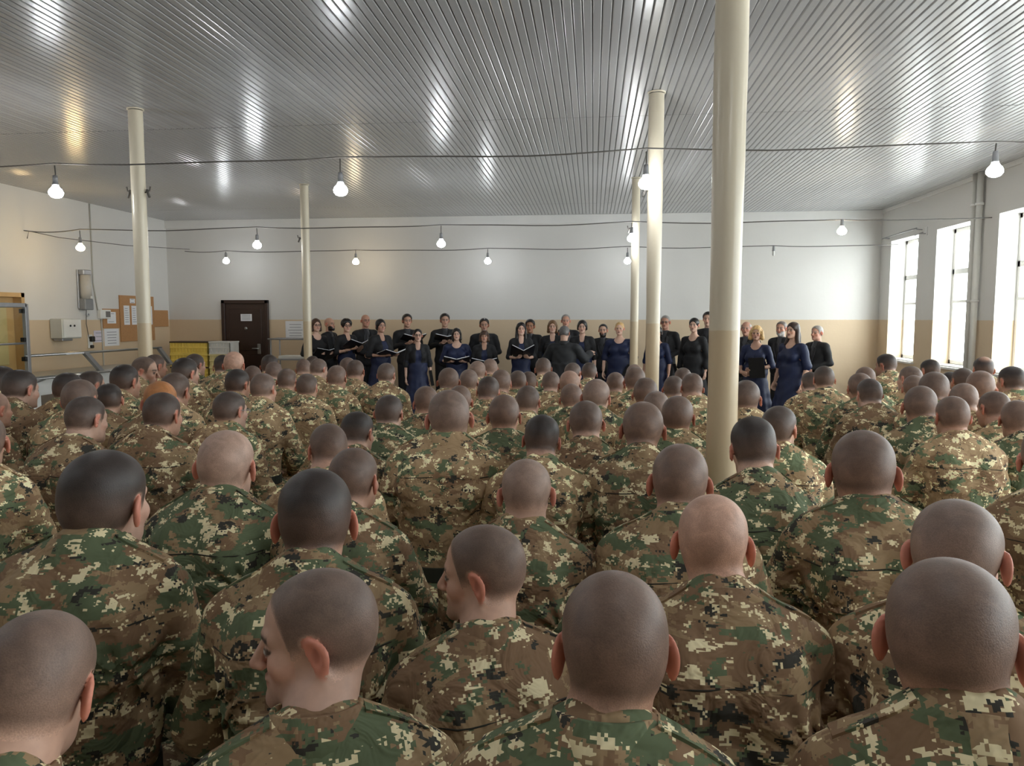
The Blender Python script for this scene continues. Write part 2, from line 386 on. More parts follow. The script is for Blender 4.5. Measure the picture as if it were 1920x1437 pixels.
# ---------------------------------------------------------------- strings of bulbs
def bulb(x, y, zw, zb, m, label, lit=True):
    root = empty('hanging_bulb', (x, y, zw), random.uniform(0, 6), label, 'light bulb', 'bulbs hanging on the strung cables')
    d = zw-zb
    MB().tube([(0, 0, 0), (.004, .002, -d*.35), (0, 0, -(d-.14))], .006, 6).build('flex', M_wire, root)
    MB().lathe([(.001, -(d-.15)), (.02, -(d-.148)), (.024, -(d-.12)), (.026, -(d-.07)), (.03, -(d-.065)), (.03, -(d-.055)), (.001, -(d-.055))], 14).build('socket', M_alu, root)
    if lit: pr = [(.001, -(d-.058)), (.026, -(d-.055)), (.034, -(d-.035)), (.056, -(d-.012)), (.066, -(d+.012)), (.064, -(d+.034)), (.045, -(d+.058)), (.018, -(d+.068)), (.0005, -(d+.07))]
    else: pr = [(.001, -(d-.058)), (.02, -(d-.05)), (.024, -(d-.02)), (.022, -(d+.02)), (.0005, -(d+.04))]
    MB().lathe(pr[::-1], 18).build('glass_bulb', m, root)
    return root
S1, S2, S3 = 6.92, 11.38, 14.65
for x, zb, m, lb in ((-5.36, 3.02, M_bulb, 'bright white bulb on the nearest cable, left of the left pillar'), (-2.42, 2.99, M_bulb, 'bright white bulb on the nearest cable, between the left and middle pillars'), (.47, 3.0, M_bulb, 'bright white bulb on the nearest cable, touching the middle pillar'), (3.48, 3.05, M_bulb, 'bright white bulb on the nearest cable, above the right windows')):
    K1 = 6.92/7.08; bulb(x*K1, S1, EYE+(3.27-EYE)*K1, EYE+(zb-EYE)*K1, m, lb)
for x, zb, m, lb in ((-8.24, 2.9, M_bulbw, 'warm yellow bulb above the tubular wall lamp at left'), (-5.26, 2.91, M_bulb, 'white bulb on the middle cable, left of the slim far left pillar'), (-2.32, 2.9, M_bulb, 'white bulb on the middle cable, above the middle singers'), (.56, 2.95, M_bulb, 'white bulb on the middle cable, against the slim far pillar'), (3.56, 3.02, M_bulbm, 'slightly warm bulb on the middle cable, near the right corner')):
    bulb(x, S2, 3.16, zb, m, lb)
K3 = 14.65/15.2
for x, zb, m, lb in ((-7.72, 2.97, M_bulbs, 'small white bulb on the farthest cable, above the dark door'), (-4.9, 2.93, M_bulbms, 'small warm bulb on the farthest cable, right of the far left pillar'), (-2.14, 2.92, M_bulbs, 'small white bulb on the farthest cable, near the middle'), (.67, 2.9, M_bulbs, 'small white bulb on the farthest cable, left of the middle pillar')):
    bulb(x*K3, S3, EYE+(3.15-EYE)*K3, EYE+(zb-EYE)*K3, m, lb)
bulb(3.49*K3, S3, EYE+(3.13-EYE)*K3, EYE+(3.0-EYE)*K3, M_bulboff, 'unlit small bulb on the farthest cable, at right of the back wall', False)
for x, wd in ((-8.0, 'far left'), (-5.3, 'left'), (-2.4, 'middle left'), (.95, 'middle right'), (3.5, 'right')):     # unseen higher string, added to light the soldiers from above
    bulb(x, 3.45, 3.64, 3.41, M_bulb, '%s unseen white bulb added on the high cable near the nearest pillar' % wd)
for x, wd in ((-8.0, 'far left'), (-5.3, 'left'), (-2.4, 'middle left'), (.5, 'middle right'), (3.5, 'right')):     # unseen string added for top light on the nearest soldiers
    bulb(x, 1.0, 3.27, 3.04, M_bulb, '%s unseen white bulb added on the cable right above the nearest soldiers' % wd)
def cable(y, xs, z, label, r=.008):
    P = []
    for i in range(len(xs)-1):
        for t in np.linspace(0, 1, 9)[:-1 if i < len(xs)-2 else None]:
            x = xs[i]+(xs[i+1]-xs[i])*t; P.append((x, y, z+.03*(2*t-1)**2+.008*math.sin(x*3)))
    o = MB().tube(P, r, 6).build('strung_cable', M_wire); return tag(o, label, 'cable')
cable(S1, [XL+.01, -6.8, -5.36*K1, -2.42*K1, .47*K1, 3.48*K1, XR-.01], EYE+(3.26-EYE)*K1, 'nearest dark cable strung across the hall at the middle pillars', .007)
cable(1.0, [XL+.01, -8.0, -5.3, -2.4, .5, 3.5, XR-.01], 3.255, 'unseen added cable strung right above the nearest soldiers', .009)
cable(3.45, [XL+.01, -8.0, -5.3, -2.4, .95, 3.5, XR-.01], 3.625, 'unseen added high cable strung behind the nearest pillar, above the picture', .009)
cable(S2, [XL+.01, -8.24, -5.26, -2.32, .56, 3.56, XR-.01], 3.145, 'middle dark cable strung across the hall at the far pillars')
cable(S3, [XL+.9, -7.72*K3, -4.9*K3, -2.14*K3, .67*K3, 3.49*K3, XR-.01], EYE+(3.135-EYE)*K3, 'farthest thin cable strung along the white back wall')
o = MB().tube([(XL+.005, 11.45, 3.05), (XL+.04, 11.45, 3.17), (XL+.3, 11.8, 3.1), (XL+.75, 12.9, 3.07), (XL+1.2, 14.3, 3.12), (XL+.9, S3-.02, 3.16)], .006, 6).build('slack_cable', M_wire); tag(o, 'slack thin cable hooked on the left wall above the tubular lamp', 'cable')

# ---------------------------------------------------------------- left wall fittings
root = empty('wall_lamp', (XL, 12.7, 1.9), 0, 'tall tubular grey wall lamp on the left wall', 'wall lamp')
MB().box((.001, -.12, .02), (.03, .12, .72), .006).build('back_plate', M_alu, root)
MB().box((.03, -.11, .63), (.14, .11, .72), .012).build('top_cap', M_alu, root)
MB().box((.03, -.115, 0), (.15, .115, .2), .012).build('base_box', gmat('grey_plastic', s2l(140, 142, 144), .05, 9, .45), root)
MB().lathe([(.001, .2), (.09, .2), (.095, .4), (.09, .63), (.001, .63)], 18, c=(.09, 0, 0)).build('glass_tube', gmat('frosted_tube', s2l(198, 194, 186), .04, 8, .25), root)
MB().lathe([(.001, .2), (.022, .2), (.02, .24), (.0005, .255)], 12, c=(.19, 0, 0)).build('indicator_bulb', M_whitep, root)
MB().tube([(.05, .04, 0), (.03, .05, -.25), (.02, .12, -.52)], .006, 6).build('lamp_flex', M_wire, root)
root = empty('plug_socket', (XL, 12.86, 1.2), 0, 'black plugs in a socket below the tubular wall lamp', 'socket')
MB().box((.001, -.06, .0), (.02, .06, .25), .005).build('socket_plate', M_whitep, root)
MB().box((.02, -.04, .12), (.09, .04, .22), .01).build('plug', M_dark, root); MB().box((.02, -.03, .0), (.07, .03, .06), .01).build('plug', M_dark, root)
paper('wall_notice', (12.98, 1.3), (13.25, 1.52), 'x', 'small lilac paper beside the black plugs on the left wall', 3, m=gmat('lilac_paper', s2l(214, 208, 222), .02, 4, .7))
paper('wall_notice', (13.28, 1.22), (13.72, 1.55), 'x', 'pale printed sheet on the left wall under the small cork board', 5)
o = MB().tube([(XL+.012, 13.02, ZC-.005), (XL+.012, 13.02, 2.4), (XL+.02, 13.1, 1.9)], .012, 8).build('wall_conduit', M_cable_white); tag(o, 'thin cable conduit running down the left wall to the meter box', 'conduit')
o = MB().tube([(XL+.012, 13.2, 1.74), (XL+.012, 13.22, .1)], .012, 8).build('wall_conduit', M_cable_white); tag(o, 'thin pale conduit running down from the meter box to the floor', 'conduit')
root = empty('meter_box', (XL, 13.1, 1.74), 0, 'small white meter box with a grey window on the left wall', 'meter box')
MB().box((.001, 0, 0), (.08, .3, .17), .008).build('housing', M_whitep, root); MB().box((.08, .14, .03), (.085, .27, .14)).build('display', gmat('grey_display', s2l(120, 118, 116), .05, 9, .3), root)
root = empty('outlet', (XL, 12.82, 1.78), 0, 'tiny round outlet beside the tubular wall lamp', 'socket')
MB().tube([(.001, 0, .04), (.03, 0, .04)], .04, 12).build('face_plate', M_whitep, root); MB().tube([(.03, 0, .04), (.034, 0, .04)], .018, 10).build('recess', M_alu, root)
root = empty('wall_cabinet', (XL, 11.85, 1.36), 0, 'pale grey enamel cabinet box hanging on the left wall', 'cabinet')
MB().box((.001, 0, .04), (.24, .48, .385), .015).build('housing', M_boxgrey, root)
MB().box((.24, .02, .06), (.25, .46, .37), .004).build('front_cover', M_whitep, root)
for y in (.18, .28): MB().tube([(.25, y, .26), (.262, y, .26)], .018, 10).build('knob', M_dark, root)
MB().box((.03, .04, 0), (.2, .3, .04), .008).build('drip_tray', M_alu, root)
def board(y0, z0, y1, z1, th, label):
    r = empty('cork_board', (XL, (y0+y1)/2, z0), 0, label, 'notice board')
    MB().box((.001, y0-(y0+y1)/2, 0), (th, y1-(y0+y1)/2, z1-z0), .003).build('board', M_cork, r)
    return r
bo1 = board(13.25, 1.56, 13.74, 1.93, .02, 'small left cork board with one white sheet')
bo2 = board(13.76, 1.29, 14.90, 2.20, .025, 'large central cork board behind the left pillar, with sheets pinned on')
bo3 = board(14.91, 1.57, 15.43, 1.92, .02, 'small empty right cork board near the room corner')
def sheet(bd, y0, z0, y1, z1, x, lines=5, label=None):
    o = MB().box((XL+x, y0, z0), (XL+x+.004, y1, z1)).build('pinned_sheet', M_paper); tag(o, label, 'notice')
    p = MB()
    for i in range(lines):
        z = z1-(z1-z0)*(.15+.7*i/max(1, lines-1)); p.box((XL+x+.0035, y0+.03, z-.005), (XL+x+.0048, y1-.03-.04*random.random(), z+.005))
    p.build('printed_lines', M_ink, o)
sheet(bo1, 13.36, 1.65, 13.62, 1.87, .0202, 2, 'blank white sheet on the small left cork board')
sheet(bo2, 13.87, 1.62, 14.05, 2.0, .0252, 7, 'leftmost tall printed sheet on the large cork board')
sheet(bo2, 14.12, 1.62, 14.3, 2.0, .0252, 7, 'printed sheet on the large cork board, partly behind the left pillar')
sheet(bo2, 14.62, 1.62, 14.82, 2.0, .0252, 7, 'rightmost tall printed sheet on the large cork board')
sheet(bo2, 14.08, 2.05, 14.24, 2.14, .0252, 2, 'small label slip near the top of the large cork board, left')
sheet(bo2, 14.55, 2.05, 14.66, 2.12, .0252, 2, 'small label slip near the top of the large cork board, right')
# right wall pipes and curtain rod
for y, r in ((11.80, .035), (11.64, .045)):
    root = empty('heating_pipe', (XR-.06, y, 0), 0, 'vertical pale heating pipe, %s, between the right windows' % ('thinner far one' if r < .04 else 'thicker near one'), 'pipe')
    MB().tube([(0, 0, 0), (0, 0, ZC-.005)], r, 14).build('pipe_run', M_frame, root)
    for z in (.5, 2.0, 3.4): MB().lathe([(r, -.02), (r+.012, -.015), (r+.012, .015), (r, .02)], 14, c=(0, 0, z)).build('pipe_clip', M_white, root)
root = empty('curtain_rod', (XR-.1, 14.4, 3.27), 0, 'thin bare curtain rod above the farthest right window', 'curtain rod')
MB().tube([(0, -.75, .02), (0, .78, 0)], .012, 8).build('rod', M_alu, root)
for y in (-.74, .7): MB().tube([(0, y, .0), (.099, y, -.01)], .009, 6).build('bracket', M_alu, root)
root = empty('wall_bracket', (XR-.1, 13.5, 3.17), 0, 'short metal bracket on the pier between two far right windows', 'bracket')
MB().tube([(.0, .2, 0), (.0, -.1, .02)], .01, 6).tube([(0, 0, .01), (.099, 0, .01)], .008, 6).build('arm', M_alu, root); MB().box((.09, -.05, -.02), (.0995, .05, .12)).build('plate', M_white, root)

# ---------------------------------------------------------------- serving line at left
CXs = -7.9
root = empty('serving_counter', (-8.35, 11.3, 0), 0, 'white serving counter with tray rails along the left wall', 'counter')
b = MB(); b.box((-.42, -1.75, .08), (.30, 1.75, .86), .01); b.build('body', M_whitep, root)
MB().box((-.46, -1.8, .86), (.34, 1.8, .9), .008).build('worktop', M_metal, root)
for y in (-1.2, -.1, 1.0): MB().box((.30, y, .45), (.305, y+.6, .62)).build('recess', gmat('grey_recess', s2l(110, 98, 84), .1, 9, .5) if y == -1.2 else bpy.data.materials['grey_recess'], root)
for dx in (.42, .52, .62): MB().tube([(dx, -1.75, .9), (dx, 1.75, .9)], .014, 8).build('tray_rail', M_metal, root)
for y in (-1.5, -.5, .6, 1.55): MB().tube([(.3, y, .78), (.62, y, .885)], .012, 6).build('rail_bracket', M_metal, root)
MB().tube([(.45, -1.65, 1.22), (.45, 1.68, 1.21)], .02, 10).build('guard_rail', M_metal, root)
MB().box((-.1, -1.0, 1.195), (.44, 1.6, 1.203)).build('glass_shelf', M_glassg, root)
for y in (-.45, 1.55): MB().add([(.42, y, 1.21), (.48, y, 1.21), (.48, y+.36, .9), (.42, y+.36, .9), (.42, y+.1, 1.21), (.48, y+.1, 1.21), (.48, y+.46, .9), (.42, y+.46, .9)], [(0,1,2,3), (7,6,5,4), (0,4,5,1), (2,6,7,3), (1,5,6,2), (0,3,7,4)]).build('slanted_support', M_alu, root)
o = MB().box((-8.05, 10.45, 1.2035), (-7.88, 10.85, 1.225)).build('paper_stack', M_paper); tag(o, 'white papers lying on the rail of the serving counter', 'paper')
root = empty('display_case', (-8.35, 9.2, .9), 0, 'aluminium framed glass display case at the far left edge', 'display case')
for x in (-.4, .45):
    for y in (-.62, .5): MB().box((x-.03, y-.03, 0), (x+.03, y+.03, 1.05), .005).build('post', M_alu, root)
for x in (-.4, .45): MB().box((x-.03, -.62, 1.0), (x+.03, .5, 1.06), .005).build('top_bar', M_alu, root)
for y in (-.62, .5): MB().box((-.4, y-.03, 1.0), (.45, y+.03, 1.06), .005).build('top_bar', M_alu, root)
MB().box((-.4, -.62, .5), (.45, .5, .512)).build('glass_shelf', M_glassg, root)
MB().tube([(.45, -.62, .5), (.45, .5, .5)], .015, 8).build('shelf_bar', M_alu, root)
MB().box((.448, -.6, .02), (.454, .48, 1.0)).build('glass_front', M_glassg, root)
for z in (.28, .55, .95): MB().box((.4, .44, z-.03), (.47, .47, z+.03), .004).build('hinge', M_dark, root)
MB().box((-.42, -.65, -.82), (.47, .53, 0), .01).build('cabinet_base', M_whitep, root)
# ---------------------------------------------------------------- crates by the dark door
def crate(x, y, z, wx, m, label, rim=True):
    r = empty('crate', (x, y, z), 0, label, 'crate', 'crates stacked left of the dark door'); H = .255; D = .4
    b = MB(); b.box((0, 0, 0), (wx, D, .015)); b.box((0, 0, .015), (.012, D, H-.03)); b.box((wx-.012, 0, .015), (wx, D, H-.03)); b.box((0, D-.012, .015), (wx, D, H-.03)); b.box((0, .02, .015), (wx, .03, H-.03))
    b.build('body', m, r)
    n = int(wx/.062); st = wx/n; rb = MB().box((-.008, 0, 0), (.008, .02, H-.045)).mesh('slat', m)
    for i in range(n+1): link('slat', rb, r, (min(max(i*st, .008), wx-.008), 0, .015))
    MB().box((0, -.004, .0), (wx, .022, .03), .004).build('bottom_band', m, r); MB().box((0, -.004, H*.45), (wx, .02, H*.45+.03), .004).build('middle_band', m, r)
    MB().box((-.008, -.008, H-.03), (wx+.008, D+.008, H), .005).build('rim', M_rim if rim else m, r)
ords = ['topmost', 'second from top', 'third from top', 'fourth from top', 'lowest']
for i in range(5):
    z = .257*(4-i)
    crate(-8.52, 14.3, z, .8, M_yellow, 'wide yellow crate, %s in the left stack' % ords[i], i % 2 == 0)
    crate(-7.69, 14.3, z, .44, M_pale if i else M_whitep, ('white' if i == 0 else 'pale yellow')+' narrow crate, %s in the right stack' % ords[i], False)
# trolley right of the door
root = empty('serving_trolley', (-6.05, 14.75, 0), 0, 'steel rail trolley standing between the dark door and the far left pillar', 'trolley')
for x in (-.44, .44):
    for y in (-.22, .22): MB().tube([(x, y, .06), (x, y, 1.33)], .016, 8).build('post', M_alu, root); MB().tube([(x-.012, y, .045), (x+.012, y, .045)], .044, 12).build('caster', M_dark, root)
for y in (-.22, .22): MB().tube([(-.5, y, 1.33), (.46, y, 1.33)], .018, 8).build('top_rail', M_alu, root)
for x in (-.44, .44): MB().tube([(x, -.22, 1.33), (x, .22, 1.33)], .016, 8).build('end_rail', M_alu, root)
for z in (.9, .35): MB().box((-.46, -.24, z), (.46, .24, z+.025), .005).build('shelf', M_alu, root)
MB().box((-.3, -.2, .925), (.3, .2, .99), .01).build('tray', M_whitep, root)
# ================================================================ people
def attr_mat(name, rough, spec=.4, noise=0., nscale=300, sss=0.):
    m = mat(name, (.5, .4, .3), rough, 0, spec)
    a = N(m, 'ShaderNodeAttribute', attribute_name='tint')
    tc = N(m, 'ShaderNodeTexCoord'); n = N(m, 'ShaderNodeTexNoise'); n.inputs['Scale'].default_value = nscale; n.inputs['Detail'].default_value = 2; LK(m, tc.outputs['Object'], n.inputs['Vector'])
    r = N(m, 'ShaderNodeMapRange'); r.inputs['From Min'].default_value = .3; r.inputs['From Max'].default_value = .7; r.inputs['To Min'].default_value = 1-noise; r.inputs['To Max'].default_value = 1+noise; LK(m, n.outputs['Fac'], r.inputs['Value'])
    mu = N(m, 'ShaderNodeMix', data_type='RGBA', blend_type='MULTIPLY'); mu.inputs['Factor'].default_value = 1
    LK(m, a.outputs['Color'], mu.inputs['A']); LK(m, r.outputs[0], mu.inputs['B']); LK(m, mu.outputs['Result'], bsdf(m).inputs['Base Color'])
    if noise > .1:
        n4 = N(m, 'ShaderNodeTexNoise'); n4.inputs['Scale'].default_value = 22; n4.inputs['Detail'].default_value = 4; n4.inputs['Distortion'].default_value = .8; LK(m, tc.outputs['Object'], n4.inputs['Vector'])
        r4 = N(m, 'ShaderNodeMapRange'); r4.inputs['From Min'].default_value = .3; r4.inputs['From Max'].default_value = .7; r4.inputs['To Min'].default_value = .82; r4.inputs['To Max'].default_value = 1.2; LK(m, n4.outputs['Fac'], r4.inputs['Value'])
        m4 = N(m, 'ShaderNodeMix', data_type='RGBA', blend_type='MULTIPLY'); m4.inputs['Factor'].default_value = 1; LK(m, mu.outputs['Result'], m4.inputs['A']); LK(m, r4.outputs[0], m4.inputs['B']); LK(m, m4.outputs['Result'], bsdf(m).inputs['Base Color'])
        b = N(m, 'ShaderNodeBump'); b.inputs['Strength'].default_value = .25; b.inputs['Distance'].default_value = .002; LK(m, n.outputs['Fac'], b.inputs['Height']); LK(m, b.outputs['Normal'], bsdf(m).inputs['Normal'])
    return m
M_skin = attr_mat('skin', .48, .35, .05, 60)
M_hair = attr_mat('hair', .5, .45, .14, 420)
M_longhair = attr_mat('long_hair', .42, .5, .25, 90)

def camo(name, shift, greens, browns, bright=1.12):
    """digital camouflage: pixel-snapped noise blobs in tan-brown, green, dark and cream"""
    m = mat(name, (.1, .1, .06), .8, 0, .2)
    tc = N(m, 'ShaderNodeTexCoord'); oi = N(m, 'ShaderNodeObjectInfo')
    off = N(m, 'ShaderNodeVectorMath', operation='MULTIPLY_ADD'); off.inputs[1].default_value = (1, 1, 1)
    sc = N(m, 'ShaderNodeMath', operation='MULTIPLY'); sc.inputs[1].default_value = 37.0; LK(m, oi.outputs['Random'], sc.inputs[0])
    cb = N(m, 'ShaderNodeCombineXYZ'); LK(m, sc.outputs[0], cb.inputs[0]); LK(m, sc.outputs[0], cb.inputs[1]); cb.inputs[2].default_value = shift
    LK(m, tc.outputs['Object'], off.inputs[0]); LK(m, cb.outputs[0], off.inputs[2])
    sn = N(m, 'ShaderNodeVectorMath', operation='SNAP'); sn.inputs[1].default_value = (.0048, .0048, .0048); LK(m, off.outputs[0], sn.inputs[0])
    def blob(scale, z, det, thr, seed):
        mp = N(m, 'ShaderNodeMapping'); mp.inputs['Scale'].default_value = (1, 1, z); mp.inputs['Location'].default_value = (seed, seed*.7, seed*1.3); LK(m, sn.outputs[0], mp.inputs['Vector'])
        n = N(m, 'ShaderNodeTexNoise'); n.inputs['Scale'].default_value = scale; n.inputs['Detail'].default_value = det; n.inputs['Roughness'].default_value = .68; LK(m, mp.outputs[0], n.inputs['Vector'])
        g = N(m, 'ShaderNodeMath', operation='GREATER_THAN'); g.inputs[1].default_value = thr; LK(m, n.outputs['Fac'], g.inputs[0]); return g.outputs[0]
    def over(prev, fac, col):
        x = N(m, 'ShaderNodeMix', data_type='RGBA'); LK(m, fac, x.inputs['Factor'])
        if isinstance(prev, tuple): x.inputs['A'].default_value = (*prev, 1)
        else: LK(m, prev, x.inputs['A'])
        x.inputs['B'].default_value = (*col, 1); return x.outputs['Result']
    B = lambda *c: tuple(v*bright for v in s2l(*c))
    c = over(B(150, 126, 96), blob(9, 1.7, 3, browns, 3.1), B(128, 102, 78))
    c = over(c, blob(8.5, 1.7, 3.5, greens, 7.7), B(94, 104, 78))
    c = over(c, blob(13, 1.6, 4, .60, 11.3), B(60, 58, 52))
    c = over(c, blob(19, 1.6, 8, .568, 17.9), B(226, 212, 172))
    LK(m, c, bsdf(m).inputs['Base Color'])
    n = N(m, 'ShaderNodeTexNoise'); n.inputs['Scale'].default_value = 9; n.inputs['Detail'].default_value = 3; n.inputs['Distortion'].default_value = 1.2; LK(m, tc.outputs['Object'], n.inputs['Vector'])
    b = N(m, 'ShaderNodeBump'); b.inputs['Strength'].default_value = .8; b.inputs['Distance'].default_value = .035; LK(m, n.outputs['Fac'], b.inputs['Height']); LK(m, b.outputs['Normal'], bsdf(m).inputs['Normal'])
    return m
M_camo = [camo('camouflage_mixed', 1, .52, .52), camo('camouflage_green', 5, .46, .54), camo('camouflage_brown', 9, .57, .47), camo('camouflage_faded_hazed', 13, .55, .56, 1.5)]  # last one: faded cloth; on far soldiers its paleness stands in for haze
M_belt = gmat('dark_olive_belt', s2l(52, 56, 46), .1, 20, .6)
M_boot = gmat('black_boot_leather', s2l(24, 23, 22), .1, 20, .4)
M_seam = mat('dark_seam', s2l(44, 42, 32), .9)

# ---------- head
def head_sdf(P):
    """head frame: origin mid-head, +Y face, +Z up; chin -0.118, top +0.117"""
    Q = P.copy(); Q[:, 0] = np.abs(Q[:, 0])
    d = ell(P, (0, -.014, .036), (.0775, .097, .081))
    d = smin(d, ell(P, (0, -.043, -.006), (.066, .060, .062)), .03)
    d = smin(d, ell(P, (0, .028, -.035), (.058, .058, .078)), .03)
    d = smin(d, ell(P, (0, .040, -.078), (.051, .052, .038)), .03)
    d = smin(d, ell(P, (0, .086, -.101), (.022, .018, .018)), .025)
    d = smin(d, ell(Q, (.042, .058, -.026), (.022, .022, .022)), .02)
    d = smin(d, cap(Q, (.012, .080, .022), (.040, .066, .022), .011, .012), .015)
    d = smax(d, -ell(Q, (.031, .100, .000), (.019, .018, .012)), .012)
    d = smin(d, ell(Q, (.031, .074, .000), (.0135, .0125, .0125)), .002)
    d = smin(d, cap(P, (0, .086, .012), (0, .112, -.030), .007, .0115), .008)
    d = smin(d, ell(Q, (.011, .100, -.034), (.008, .010, .008)), .006)
    d = smin(d, ell(P, (0, .088, -.056), (.025, .012, .0065)), .004)
    d = smin(d, ell(P, (0, .086, -.068), (.022, .013, .0075)), .004)
    return smin(d, ear_sdf(Q), .003)
def ear_sdf(Q):
    q = Q-np.array((.0845, -.016, -.008), f32)
    n = q@np.array((.91, .41, 0), f32); t = q@np.array((.41, -.91, .12), f32); z = q[:, 2]+.25*t
    wdt = .0215*(1+.35*np.clip(z/.03, -1, 1))
    k = np.stack([n, t/wdt*.0195, z], -1)
    d = ell(k, (0, 0, 0), (.0085, .0200, .0345))
    return smax(d, -ell(k, (.0070, -.003, .003), (.0085, .0125, .021)), .004)
HY = [-.13, -.06, -.035, -.015, .0, .018, .034, .041, .052, .066, .082, .1]
def hair_density(Ph, fade, recede=0.):
    HZ = [-.056, -.058, -.056, -.03, -.005, -.015, -.02, .02, .050, .072+recede*.3, .094+recede*.5, .13]
    line = np.interp(Ph[:, 1], HY, HZ)
    d = np.clip((Ph[:, 2]-line)/fade, 0, 1)
    Q = Ph.copy(); Q[:, 0] = np.abs(Q[:, 0])
    d = d*np.clip((ear_sdf(Q)-.0005)/.006, 0, 1)
    return d*d*(3-2*d)
def lerp(a, b, t): return a+(np.asarray(b)-a)*np.asarray(t)[..., None]
def gauss(q, s): return np.exp(-(q/s)**2)
def head_tint(Ph, skin, o):
    n = len(Ph); C = np.tile(np.array(skin, float), (n, 1)); x = np.abs(Ph[:, 0]); y = Ph[:, 1]; z = Ph[:, 2]
    Q = Ph.copy(); Q[:, 0] = x
    red = np.array(skin)*np.array((1.18, .62, .56))
    C = lerp(C, red, .75*np.clip(1-ear_sdf(Q)/.006, 0, 1))
    cq = ell(Q, (.088, -.012, -.004), (.012, .010, .017)); C = lerp(C, red*.5, .6*np.clip(-cq/.004, 0, 1))  # ear hollow darkened in the tint, painting its shade for relief
    C = lerp(C, red, .35*gauss(x-.045, .022)*gauss(z+.032, .022)*(y > .03))
    C = lerp(C, red, .3*gauss(x, .014)*gauss(z+.032, .014)*(y > .085))
    if o.get('stubble'): C = lerp(C, np.array(skin)*.45, o['stubble']*np.clip((-.042-z)/.02, 0, 1)*np.clip((y-.0)/.03, 0, 1))
    lip = gauss(x, .024)**2*gauss(z+.062, .0085)*(y > .078); C = lerp(C, o.get('lip', red*.8), np.clip(lip*1.6, 0, 1)*.85)
    if o.get('mouth'): C = lerp(C, (.03, .01, .01), np.clip(1.5*gauss(x, .014)*gauss(z+.064, .006)*(y > .08), 0, 1))
    brow = (x > .010)*(x < .050)*(y > .05)*gauss(z-(.0225+.05*(x-.03)*(x < .035)), .0058); C = lerp(C, o['hair'], np.clip(brow*1.3, 0, 1)*.9)
    ex = (x-.031)/.0155; ez = (z-.0005)/.0078; e = ex*ex+ez*ez
    eye = (y > .055)*np.clip((1.25-e)*4, 0, 1); C = lerp(C, (.035, .025, .02), eye*.9)
    wh = (y > .055)*np.clip((.62-e)*6, 0, 1)*(np.abs(x-.031) > .0062); C = lerp(C, (.62, .58, .54), wh)
    return C
def make_head(c, R, hs, nb, h, skin, o, neck_r=.058):
    """head and neck surface in body coordinates; nb = point at the base of the neck"""
    c = np.array(c, f32); nb = np.array(nb, f32); Rm = np.asarray(R, f32)
    nt = c+Rm@np.array((0, -.022, -.045), f32)*hs
    sx = np.array(o.get('hshape', (1, 1, 1)), f32)
    def f(P):
        Ph = ((P-c)@Rm/hs/sx).astype(f32)
        d = head_sdf(Ph)*hs
        d = smin(d, cap(P, nt, nb, neck_r*hs*.97, neck_r*1.08), .02)
        if o.get('folds'):
            d = d+.0035*np.sin(Ph[:, 2]*230+2*np.abs(Ph[:, 0])*20)*gauss(Ph[:, 2]+.085, .03)*(Ph[:, 1] < -.02)
        return d
    r = .128*hs*max(sx)
    lo = np.minimum(c-r, nb-.075); hi = np.maximum(c+r, nb+.075); lo[2] = nb[2]-.03; hi[2] = c[2]+.135*hs
    V, F = nets(f, lo, hi, h)
    Ph = ((V-c)@Rm/hs/sx).astype(f32)
    return V, F, Ph, head_tint(Ph, skin, o)
# ---------- hand: palm and five bent fingers, low polygon; wrist at the origin, fingers along +Y, palm facing -Z
def hand_mesh(mirror, curl=1.):
    b = MB()
    b.tube([(0, -.03, 0), (0, 0, 0), (0, .03, .001), (0, .07, 0), (0, .092, -.003)], [.024, .026, .036, .042, .036], 8)
    V = b.v[0]; V[:, 2] *= .42
    for i, (bx, ln) in enumerate(((-.031, .068), (-.0105, .079), (.0105, .076), (.031, .060))):
        p = np.array((bx, .08, -.002)); P = [p]; a = .25*curl
        for k, s in enumerate((.42, .32, .28)):
            p = p+ln*s*np.array((bx*.8*(1 if k == 0 else 0), math.cos(a), -math.sin(a))); P.append(p); a += .5*curl
        b.tube(P, [.0102, .0098, .0088, .0068], 6)
    b.tube([(-.022, .012, -.004), (-.046, .036, -.012), (-.055, .062, -.022), (-.050, .082, -.032)], [.013, .0125, .011, .008], 6)
    V = np.concatenate(b.v)
    if mirror: V = V*np.array((-1, 1, 1))
    F = []
    for q in b.f:
        q = q[::-1] if mirror else q
        if len(q) == 4: F.append(q)
        else:
            for i in range(1, len(q)-1, 2): F.append((q[0], q[i], q[i+1], q[i+2] if i+2 < len(q) else q[i+1]))
    F = np.array(F)
    return V, F
HANDS = {(s, c): hand_mesh(s > 0, c) for s in (-1, 1) for c in (.5, 1., 1.6)}
def place_hand(side, wrist, d, palm, curl=1., s=1.):
    """side -1 = left; d = finger direction; palm = direction the palm faces"""
    V, F = HANDS[(side, curl)]; y = np.array(d, float); y /= np.linalg.norm(y); z = -np.array(palm, float); z -= y*np.dot(z, y); z /= np.linalg.norm(z); x = np.cross(y, z)
    return V@np.stack([x, y, z])*s+np.array(wrist), F
def join(parts):
    Vs, Fs, Ts, n = [], [], [], 0
    for V, F, T in parts:
        Vs.append(V); Fs.append(F+n); Ts.append(T); n += len(V)
    return np.concatenate(Vs), np.concatenate(Fs), np.concatenate(Ts)
def flat(V, c): return np.tile(np.array(c, float), (len(V), 1))
def tri_safe(name, V, F, m, tint):
    """mixed quads with repeated corners become triangles"""
    dg = F[:, 2] == F[:, 3]
    if not dg.any(): return npmesh(name, V, F, m, True, tint)
    Ft = np.concatenate([F[:, [0, 1, 2]], F[~dg][:, [0, 2, 3]]]); return npmesh(name, V, Ft, m, True, tint)

